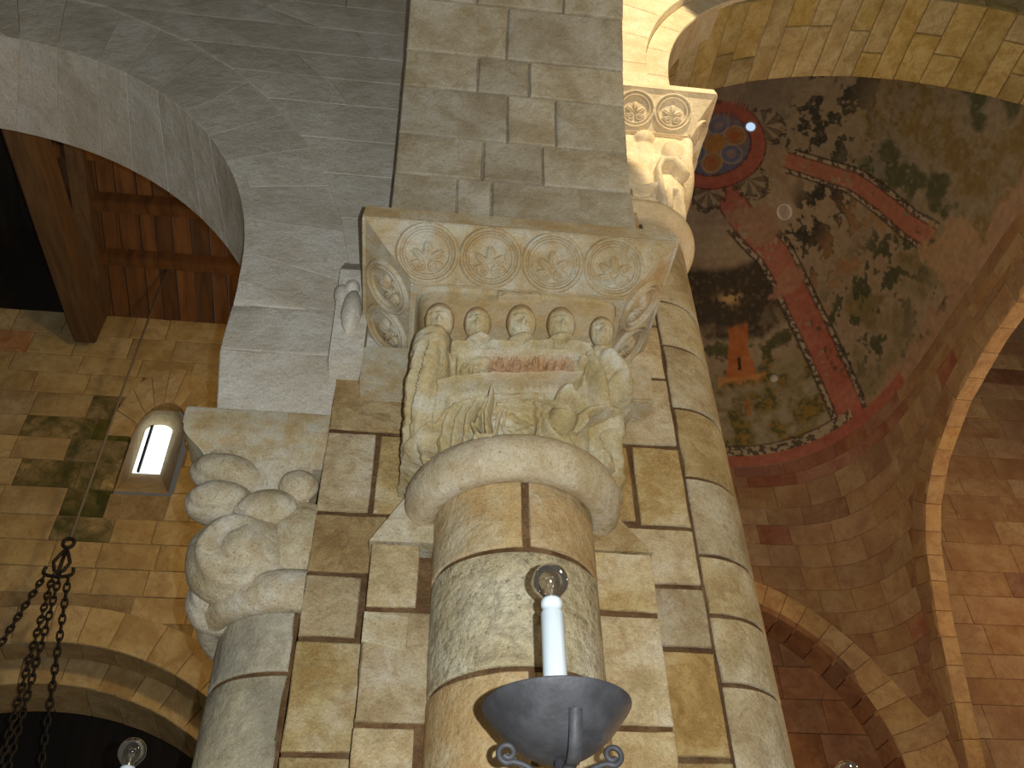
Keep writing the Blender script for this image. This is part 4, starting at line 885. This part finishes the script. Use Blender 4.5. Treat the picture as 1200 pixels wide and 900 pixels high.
def head_mesh(name='head'):
    nu, nv = 44, 36; th = np.linspace(0, 2*PI, nu, endpoint=False); ph = np.linspace(0.001, PI-0.001, nv); T, Q = np.meshgrid(th, ph, indexing='ij')
    x = np.sin(Q)*np.cos(T); y = np.sin(Q)*np.sin(T); z = np.cos(Q)                       # face looks to -y
    jaw = 1-0.22*np.clip(-z, 0, 1)**1.5; x = x*jaw; fr = np.clip(-y, 0, 1)
    b = lambda cx, cz, rx, rz, a_: a_*np.exp(-((x-cx)/rx)**2-((z-cz)/rz)**2)*(fr > 0)
    d = b(0, -0.08, 0.09, 0.22, 0.24)+b(0, -0.20, 0.15, 0.08, 0.12)+b(-0.33, 0.20, 0.30, 0.07, 0.13)+b(0.33, 0.20, 0.30, 0.07, 0.13)-b(-0.33, 0.06, 0.17, 0.09, 0.16)-b(0.33, 0.06, 0.17, 0.09, 0.16)+b(-0.33, 0.05, 0.11, 0.055, 0.13)+b(0.33, 0.05, 0.11, 0.055, 0.13)
    d += b(0, -0.42, 0.25, 0.05, 0.09)-b(0, -0.475, 0.24, 0.025, 0.08)+b(0, -0.54, 0.20, 0.05, 0.08)+b(0, -0.78, 0.22, 0.14, 0.10)
    hair = ((z > 0.50-0.15*np.abs(x)) | (np.abs(x) > 0.80)); d += hair*0.09
    V = np.stack([x*0.047*(1+hair*0.06), y*0.050-d*0.11, z*0.068*(1+hair*0.04)], -1); me = grid_mesh(name, V, True, True)
    pt = np.zeros((nu, nv, 4)); pt[..., :3] = (0.30, 0.18, 0.075); pt[..., 3] = hair*0.75; ca = me.color_attributes.new('paint', 'FLOAT_COLOR', 'POINT'); ca.data.foreach_set('color', pt.reshape(-1).astype(np.float32)); return me
def astragal(parent, prof, mat):
    P, _ = revolve(smoothprof(prof, 6), -PI, 0, 60); n = P.shape[1]
    for j in range(n): pass
    a = P[0].copy(); a[:, 1] = 0.125; b = P[-1].copy(); b[:, 1] = 0.125; P = np.concatenate([a[None], P, b[None]])
    return obj('astragal', grid_mesh('astragal', P), mat, parent)
cap = empty('carved_capital', (0, 0, ZR)); tag(cap, 'large central capital carved with a row of small heads at a table', 'capital')
astragal(cap, [(0.272, 0.03), (0.285, 0.0), (0.335, -0.005), (0.375, 0.035), (0.388, 0.09), (0.365, 0.14), (0.30, 0.16)], 'ring')
bl = bell(cap, relief_supper, 'capital', 0.11, 0.862)
hm = head_mesh()
for sx_, sy_, k in ((188, 215, 1.08), (358, 228, 1.0), (540, 225, 1.12), (708, 232, 1.08), (880, 262, 0.92)):
    p = atY(460+sx_/3.6, 320+sy_/3.6, -0.37); hd_ = obj('head', hm, 'capital', cap); hd_.location = (p.x*(1 if abs(p.x) < 0.3 else 0.97), -0.375, p.z-ZR); hd_.scale = (k, 1, k); hd_.rotation_euler = (0.30, 0, random.uniform(-0.1, 0.1))
impost_block(cap, 1.25, 'impost')
for sx_ in (-1, 1):
    o = obj('return_block', bevbox('return_block', min(sx_*0.60, sx_*0.36), max(sx_*0.60, sx_*0.36), 0.015, 0.135, 0.66, 0.865, 0.008), 'impost', cap, smooth=False)

# ---- small sunlit capital on the right
def relief_right(P, N):
    # visible flank is local -x; sheet: X = local y from -.40 (front) to .13 (wall), Y = local z
    X = P[..., 1]; Y = P[..., 2]-P[0, 0, 2]; left = P[..., 0] < 0; ell, ridge, rect = relief_kit(X, Y); mx = np.maximum; h = np.zeros(X.shape)
    h = mx(h, ell(-0.06, 0.70, 0.07, 0.06, 0.055)); h = mx(h, ridge([(-0.02, 0.42), (0.06, 0.45), (0.12, 0.43)], 0.02, 0.03))
    h = mx(h, ell(-0.24, 0.58, 0.08, 0.10, 0.06)); h = mx(h, ridge([(-0.32, 0.70), (-0.30, 0.50), (-0.34, 0.30)], 0.03, 0.06))
    h = mx(h, ridge([(-0.26, 0.36), (-0.22, 0.43), (-0.14, 0.42), (-0.11, 0.34), (-0.11, 0.05)], 0.028, 0.085)); h = mx(h, ridge([(-0.25, 0.10), (-0.22, 0.22), (-0.17, 0.20), (-0.16, 0.08)], 0.022, 0.06))
    h = mx(h, ell(0.02, 0.30, 0.11, 0.16, 0.055)); h = mx(h, ridge([(-0.08, 0.20), (0.0, 0.16), (0.10, 0.19)], 0.025, 0.07)); h = mx(h, ridge([(-0.06, 0.08), (0.02, 0.05), (0.12, 0.08)], 0.03, 0.06))
    h = mx(h, ridge([(-0.36, 0.62), (-0.38, 0.40), (-0.33, 0.2), (-0.30, 0.05)], 0.03, 0.05)); h = mx(h, 0.02*np.abs(np.sin(X*28))*np.abs(np.sin(Y*17)))
    v = Y/Y.max(); h = h*np.clip((1-v)/0.03, 0, 1); return h, np.zeros(X.shape+(4,))
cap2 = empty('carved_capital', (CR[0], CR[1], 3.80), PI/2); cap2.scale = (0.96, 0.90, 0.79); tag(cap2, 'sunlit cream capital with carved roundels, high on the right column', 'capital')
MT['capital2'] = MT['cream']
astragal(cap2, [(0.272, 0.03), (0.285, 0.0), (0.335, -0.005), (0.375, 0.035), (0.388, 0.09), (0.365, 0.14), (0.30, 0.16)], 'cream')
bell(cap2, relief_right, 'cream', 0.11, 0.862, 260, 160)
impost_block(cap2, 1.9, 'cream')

# ---- leafy capital on the left
cap3 = empty('leaf_capital', (CL[0], CL[1], 1.50), -PI/2); tag(cap3, 'left capital with fat rounded leaves and a big ball', 'capital')
def clipx(me, xm=-0.705):
    bm = bmesh.new(); bm.from_mesh(me); bmesh.ops.bisect_plane(bm, geom=bm.verts[:]+bm.edges[:]+bm.faces[:], plane_co=(xm, 0, 0), plane_no=(1, 0, 0), clear_outer=True); bm.to_mesh(me); bm.free(); return me
def wpart(name, me, mat, parent, smooth=True):
    o = obj(name, me, mat, parent, smooth); o.matrix_parent_inverse = (Matrix.Translation(parent.location) @ Matrix.Rotation(parent.rotation_euler.z, 4, 'Z')).inverted(); return o
def lump(c, r, rot=(0, 0, 0), groove=0.0, seed=0, face=False):
    nu, nv = 48, 32; th = np.linspace(0, 2*PI, nu, endpoint=False); ph = np.linspace(0.001, PI-0.001, nv); T, Q = np.meshgrid(th, ph, indexing='ij')
    x = np.sin(Q)*np.cos(T); y = np.sin(Q)*np.sin(T); z = np.cos(Q); S = np.stack([x, y, z], -1)
    k = 1+0.035*noise_field(S, 2.2, seed)
    if groove:
        rr = np.hypot(x*0.9, z); k = k+groove*(np.exp(-((rr-0.80)/0.06)**2)*-1.0)*(y < 0)
    if face:
        rr = np.hypot(x-0.05, z+0.1); f_ = (y < 0); k = k+f_*((0.13*np.exp(-((rr-0.62)/0.10)**2)-0.13*np.exp(-((rr-0.42)/0.09)**2))*np.clip((0.35-x-0.3*z)/0.3, 0, 1)+0.07*np.exp(-((x*0.8+z*0.5)/0.12)**2-((z*0.8-x*0.5)/0.35)**2)+0.09*np.exp(-((x-0.55)/0.10)**2-((z+0.25)/0.14)**2)+0.07*np.exp(-((x-0.1)/0.07)**2-((z-0.2)/0.3)**2))
    S = S*k[..., None]*np.array(r); R_ = Matrix.Rotation(rot[2], 3, 'Z') @ Matrix.Rotation(rot[1], 3, 'Y') @ Matrix.Rotation(rot[0], 3, 'X'); Rm = np.array(R_)
    return grid_mesh('lump', S @ Rm.T+np.array(c), True, True)
def lp(px, py, Y): return tuple(atY(px, py, Y))
lo = []
P, _ = revolve(smoothprof([(0.272, 1.53), (0.285, 1.49), (0.33, 1.485), (0.365, 1.53), (0.36, 1.60), (0.32, 1.64)], 5), PI/2-0.2, 3*PI/2+0.2, 50, CL); wpart('astragal', clipx(grid_mesh('astragal', P)), 'capital_left', cap3)
P = []
for z, hw, n in [(1.58, 0.30, 2.0), (1.75, 0.33, 2.4), (1.95, 0.37, 3.2), (2.14, 0.42, 5)]:
    row = []
    for t in np.linspace(PI/2, 3*PI/2, 60): c, s_ = math.cos(t), math.sin(t); row.append((CL[0]+hw*1.05*np.sign(c)*abs(c)**(2/n), CL[1]+hw*0.85*np.sign(s_)*abs(s_)**(2/n), z))
    P.append(row)
wpart('bell', clipx(grid_mesh('bell', np.array(P), True)), 'capital_left', cap3)
wpart('ball', clipx(lump(lp(283, 659, 0.255), (0.195, 0.165, 0.185), seed=1, face=True)), 'capital_left', cap3)
for (px, py, Y, rx, rz, ry, rt) in [(270, 561, 0.22, 0.16, 0.085, 0.11, 0.22), (257, 590, 0.19, 0.125, 0.08, 0.10, -0.10), (311, 596, 0.155, 0.115, 0.075, 0.06, -0.25), (350, 570, 0.16, 0.075, 0.068, 0.05, 0.1), (352, 630, 0.18, 0.11, 0.15, 0.05, 0.15), (262, 702, 0.36, 0.13, 0.14, 0.12, 0.3), (320, 560, 0.24, 0.13, 0.09, 0.08, 0.1), (300, 706, 0.27, 0.14, 0.06, 0.10, 0.25)]:
    wpart('leaf_lobe', clipx(lump(lp(px, py, Y), (rx, ry, rz), (0, rt, 0), 0.07, seed=px*0.1)), 'capital_left', cap3)
V = [(-1.15, 0.20, 2.10), (-0.706, 0.20, 2.10), (-0.706, 0.79, 2.10), (-1.15, 0.79, 2.10)]
prf = smoothprof([(0.0, 2.10), (0.03, 2.15), (0.08, 2.19), (0.105, 2.22), (0.11, 2.25), (0.115, 2.255), (0.115, 2.325), (0.105, 2.33)], 3)
V = []; Fc = []
for d_, z_ in prf: V += [(-1.15-d_, 0.20-d_*0.5, z_), (-0.706, 0.20-d_*0.5, z_), (-0.706, 0.80, z_), (-1.15-d_, 0.80, z_)]
for i in range(len(prf)-1):
    for k in range(4): Fc.append((i*4+k, i*4+(k+1) % 4, i*4+4+(k+1) % 4, i*4+4+k))
Fc += [(3, 2, 1, 0), tuple(len(V)-4+k for k in range(4))]
im = raw('impost', V, Fc); o_ = wpart('impost', im, 'impost', cap3, False)
im = bevbox('impost_ledge', -1.15, -0.706, 0.148, 0.80, 2.22, 2.345, 0.012); wpart('impost_ledge', im, 'grey', cap3)

# ---- carved corner block with a little bust, left of the central impost
cb = empty('carved_corner_block', (-0.69, 0.1, 2.56)); tag(cb, 'pale grey corner block with an egg-headed bust, left of the central impost', 'carving')
bx = lambda px, py: atY(px, py, 0.06)
zt_, zb2 = bx(400, 300).z, bx(400, 430).z
wpart('block', raw('block', [(-0.735, 0.03, zb2), (-0.60, 0.03, zb2), (-0.60, 0.03, zt_-0.12), (-0.745, 0.03, zt_-0.12), (-0.735, 0.15, zb2), (-0.60, 0.15, zb2), (-0.60, 0.15, zt_+0.06), (-0.745, 0.15, zt_+0.06)], [(0, 1, 2, 3), (3, 2, 6, 7), (0, 3, 7, 4), (0, 4, 5, 1), (1, 5, 6, 2), (4, 7, 6, 5)]), 'grey', cb, False)
hb_ = bx(412, 372); wpart('bust', lump((hb_.x, 0.03, hb_.z), (0.044, 0.055, 0.125), seed=3), 'grey', cb)
hb_ = bx(400, 352); wpart('shoulder', lump((hb_.x+0.008, 0.04, hb_.z), (0.036, 0.03, 0.075), (0, -0.25, 0), seed=5), 'grey', cb)
hb_ = bx(413, 345); wpart('brow', lump((hb_.x, 0.03, hb_.z), (0.034, 0.042, 0.045), seed=6), 'grey', cb)

# ================================================================== FITTINGS
def electric_candle(bulb, label, anchor, full=True):
    root = empty('candle_lamp', (bulb.x, bulb.y, bulb.z-0.45)); tag(root, label, 'lamp', 'electric candles on iron brackets')
    def L(name, V, F_, mat): return obj(name, raw(name, V, F_), mat, root)
    B = 0.45; br = 0.042
    gl = revobj('bulb', smoothprof([(0.0006, B+br), (br*0.5, B+br*0.87), (br*0.87, B+br*0.5), (br, B), (br*0.92, B-br*0.42), (br*0.66, B-br*0.80), (br*0.46, B-br*1.02), (br*0.43, B-br*1.25)], 5), 'glass', root, n=40)
    stem = tubes('filament_stem', [tube([(0, 0, B-br*1.2), (0, 0, B-br*0.6), (0, 0, B-br*0.35)], [0.008, 0.005, 0.003], 8), tube([(0.004, 0, B-br*0.4), (0.012, 0, B+0.006)], 0.0007, 5), tube([(-0.004, 0, B-br*0.4), (-0.012, 0, B+0.006)], 0.0007, 5), tube([(-0.012, 0, B+0.006), (-0.004, 0.004, B+0.010), (0.004, -0.004, B+0.010), (0.012, 0, B+0.006)], 0.0009, 5)], 'filament', None); stem.parent = gl
    st_ = B-br*1.12; zr = 0.150
    revobj('candle_sleeve', [(0.0005, st_), (0.021, st_), (0.024, st_-0.006), (0.024, st_-0.018), (0.0215, st_-0.022), (0.0215, st_-0.03), (0.026, st_-0.036), (0.0265, zr-0.06)], 'sleeve', root, n=32)
    revobj('drip_bowl', smoothprof([(0.0005, zr-0.108), (0.05, zr-0.10), (0.10, zr-0.068), (0.138, zr-0.025), (0.156, zr), (0.153, zr+0.003), (0.134, zr-0.02), (0.096, zr-0.06), (0.05, zr-0.09), (0.0005, zr-0.098)], 5), 'iron', root, n=64)
    a = Vector(anchor)-Vector(root.location)
    tubes('arm', [tube([(0, 0, zr-0.10), (0, 0, zr-0.22), (a.x*0.15, a.y*0.15, zr-0.33), (a.x*0.5, a.y*0.5, zr-0.42), (a.x*0.85, a.y*0.85, zr-0.36), (a.x, a.y, zr-0.34)], 0.012, 10), tube([(a.x, a.y, zr-0.45), (a.x, a.y, zr-0.22)], 0.022, 8)], 'iron', root)
    if full:
        # leaf strap under the bowl, facing the viewer
        pr = [(-0.135, zr-0.052), (-0.125, zr-0.085), (-0.10, zr-0.12), (-0.07, zr-0.135), (-0.035, zr-0.13), (-0.012, zr-0.16), (-0.010, zr-0.25)]; pr = smoothprof(pr, 5); V = []; Fc = []
        for i, (y, z) in enumerate(pr):
            for sx_ in (-0.013, 0.013): V += [(sx_+0.014, y, z), (sx_+0.014, y+0.004, z+0.003)]
        for i in range(len(pr)-1):
            b_ = i*4; c_ = b_+4; Fc += [(b_, b_+2, c_+2, c_), (b_+1, c_+1, c_+3, b_+3), (b_, c_, c_+1, b_+1), (b_+2, b_+3, c_+3, c_+2)]
        L('leaf_strap', V, Fc, 'iron')
        for sgn in (-1, 1):
            pts = [(0, -0.006, zr-0.23), (sgn*0.02, -0.01, zr-0.165), (sgn*0.055, -0.012, zr-0.13), (sgn*0.09, -0.014, zr-0.115)]
            cx_, cz_ = sgn*0.107, zr-0.097
            for k in range(20):
                t = -PI/2+k*0.38; rr = 0.020*(1-k/32); pts.append((cx_+sgn*rr*math.cos(t)*1.0, -0.014, cz_+rr*math.sin(t)))
            tubes('scroll', [tube(smoothprof(pts, 3), 0.0062, 8)], 'iron', root)
    return root
bp_ = CAM+ray(645, 681)*2.10
electric_candle(bp_, 'white electric candle with clear bulb on a round black iron bowl', (0, -RS-0.0, bp_.z))
b2_ = CAM+ray(155, 881)*2.85; electric_candle(b2_, 'clear lamp bulb peeping in at the bottom left corner', (CL[0]-0.1, CL[1]-0.26, b2_.z), False)
b3_ = CAM+ray(993, 907)*3.0; electric_candle(b3_, 'clear lamp bulb just showing at the bottom right edge', (CR[0]+0.15, CR[1]-0.24, b3_.z), False)

# hanging chandelier chains
yr = 3.9; top = atY(205, 312, yr); hk = atY(82, 632, yr)
ch = empty('chandelier_chain', (hk.x, yr, hk.z)); tag(ch, 'black hanging hook with spreading chains on a thin cable, left aisle', 'chain')
def cadd(name, lst, mat): o = tubes(name, lst, mat); o.parent = ch; o.matrix_parent_inverse = Matrix.Translation(ch.location).inverted(); return o
cadd('cable', [tube([(hk.x, yr, hk.z), (hk.x+0.0, yr, (hk.z+top.z)/2), (hk.x+0.01, yr, ZTOP+SL*(YW-yr))], 0.011, 8)], 'rope')
s_ = 0.008
def circle(c, r, n=20, ax='xz'): return [(c[0]+r*math.cos(2*PI*k/n), c[1], c[2]+r*math.sin(2*PI*k/n)) for k in range(n)]
cadd('eye_ring', [tube(circle((hk.x, yr, hk.z-0.035), 0.042), 0.015, 8, True)], 'chain')
h0 = Vector((hk.x, yr, hk.z-0.085))
cadd('hook', [tube([h0, h0+Vector((-0.0310, 0.0000, -0.0558)), h0+Vector((-0.0620, 0.0000, -0.1240)), h0+Vector((-0.0372, 0.0000, -0.1922)), h0+Vector((0.0000, 0.0000, -0.2232))], 0.014, 8), tube([h0, h0+Vector((0.0310, 0.0000, -0.0558)), h0+Vector((0.0620, 0.0000, -0.1240)), h0+Vector((0.0372, 0.0000, -0.1922)), h0+Vector((0.0000, 0.0000, -0.2232))], 0.014, 8), tube([h0+Vector((0.0000, 0.0000, -0.0310)), h0+Vector((0.0000, 0.0000, -0.2604))], 0.015, 8),
              tube(smoothprof([tuple(h0+Vector(v)) for v in [(-0.10, 0, -0.17), (-0.11, 0, -0.215), (-0.08, 0, -0.24), (0, 0, -0.25), (0.08, 0, -0.24), (0.11, 0, -0.215), (0.10, 0, -0.17)]], 5), 0.014, 8)], 'chain')
def chain(p0, p1, name='chain_strand'):
    p0, p1 = Vector(p0), Vector(p1); d = p1-p0; n = int(d.length/0.060); t = d.normalized(); lst = []
    a = t.cross(Vector((0, 1, 0))).normalized(); b = t.cross(a).normalized()
    for k in range(n):
        c = p0+d*((k+0.5)/n); w_ = a if k % 2 else (a*0.45+b*0.9); pts = [c+t*0.042*math.cos(q)+w_*0.021*math.sin(q) for q in np.linspace(0, 2*PI, 10, endpoint=False)]
        lst.append(tube(pts, 0.0085, 5, True))
    return cadd(name, lst, 'chain')
hb0 = h0+Vector((0, 0, -0.24))
hl, hr_ = h0+Vector((-0.09, 0, -0.24)), h0+Vector((0.085, 0, -0.24))
chain(hl, atY(-30, 803, yr-0.35)); chain(hb0+Vector((-0.03, 0, 0)), atY(-2, 905, yr-0.5)); chain(hb0+Vector((0.02, 0, 0)), atY(8, 905, yr+0.0)); chain(hr_, atY(47, 905, yr+0.3))
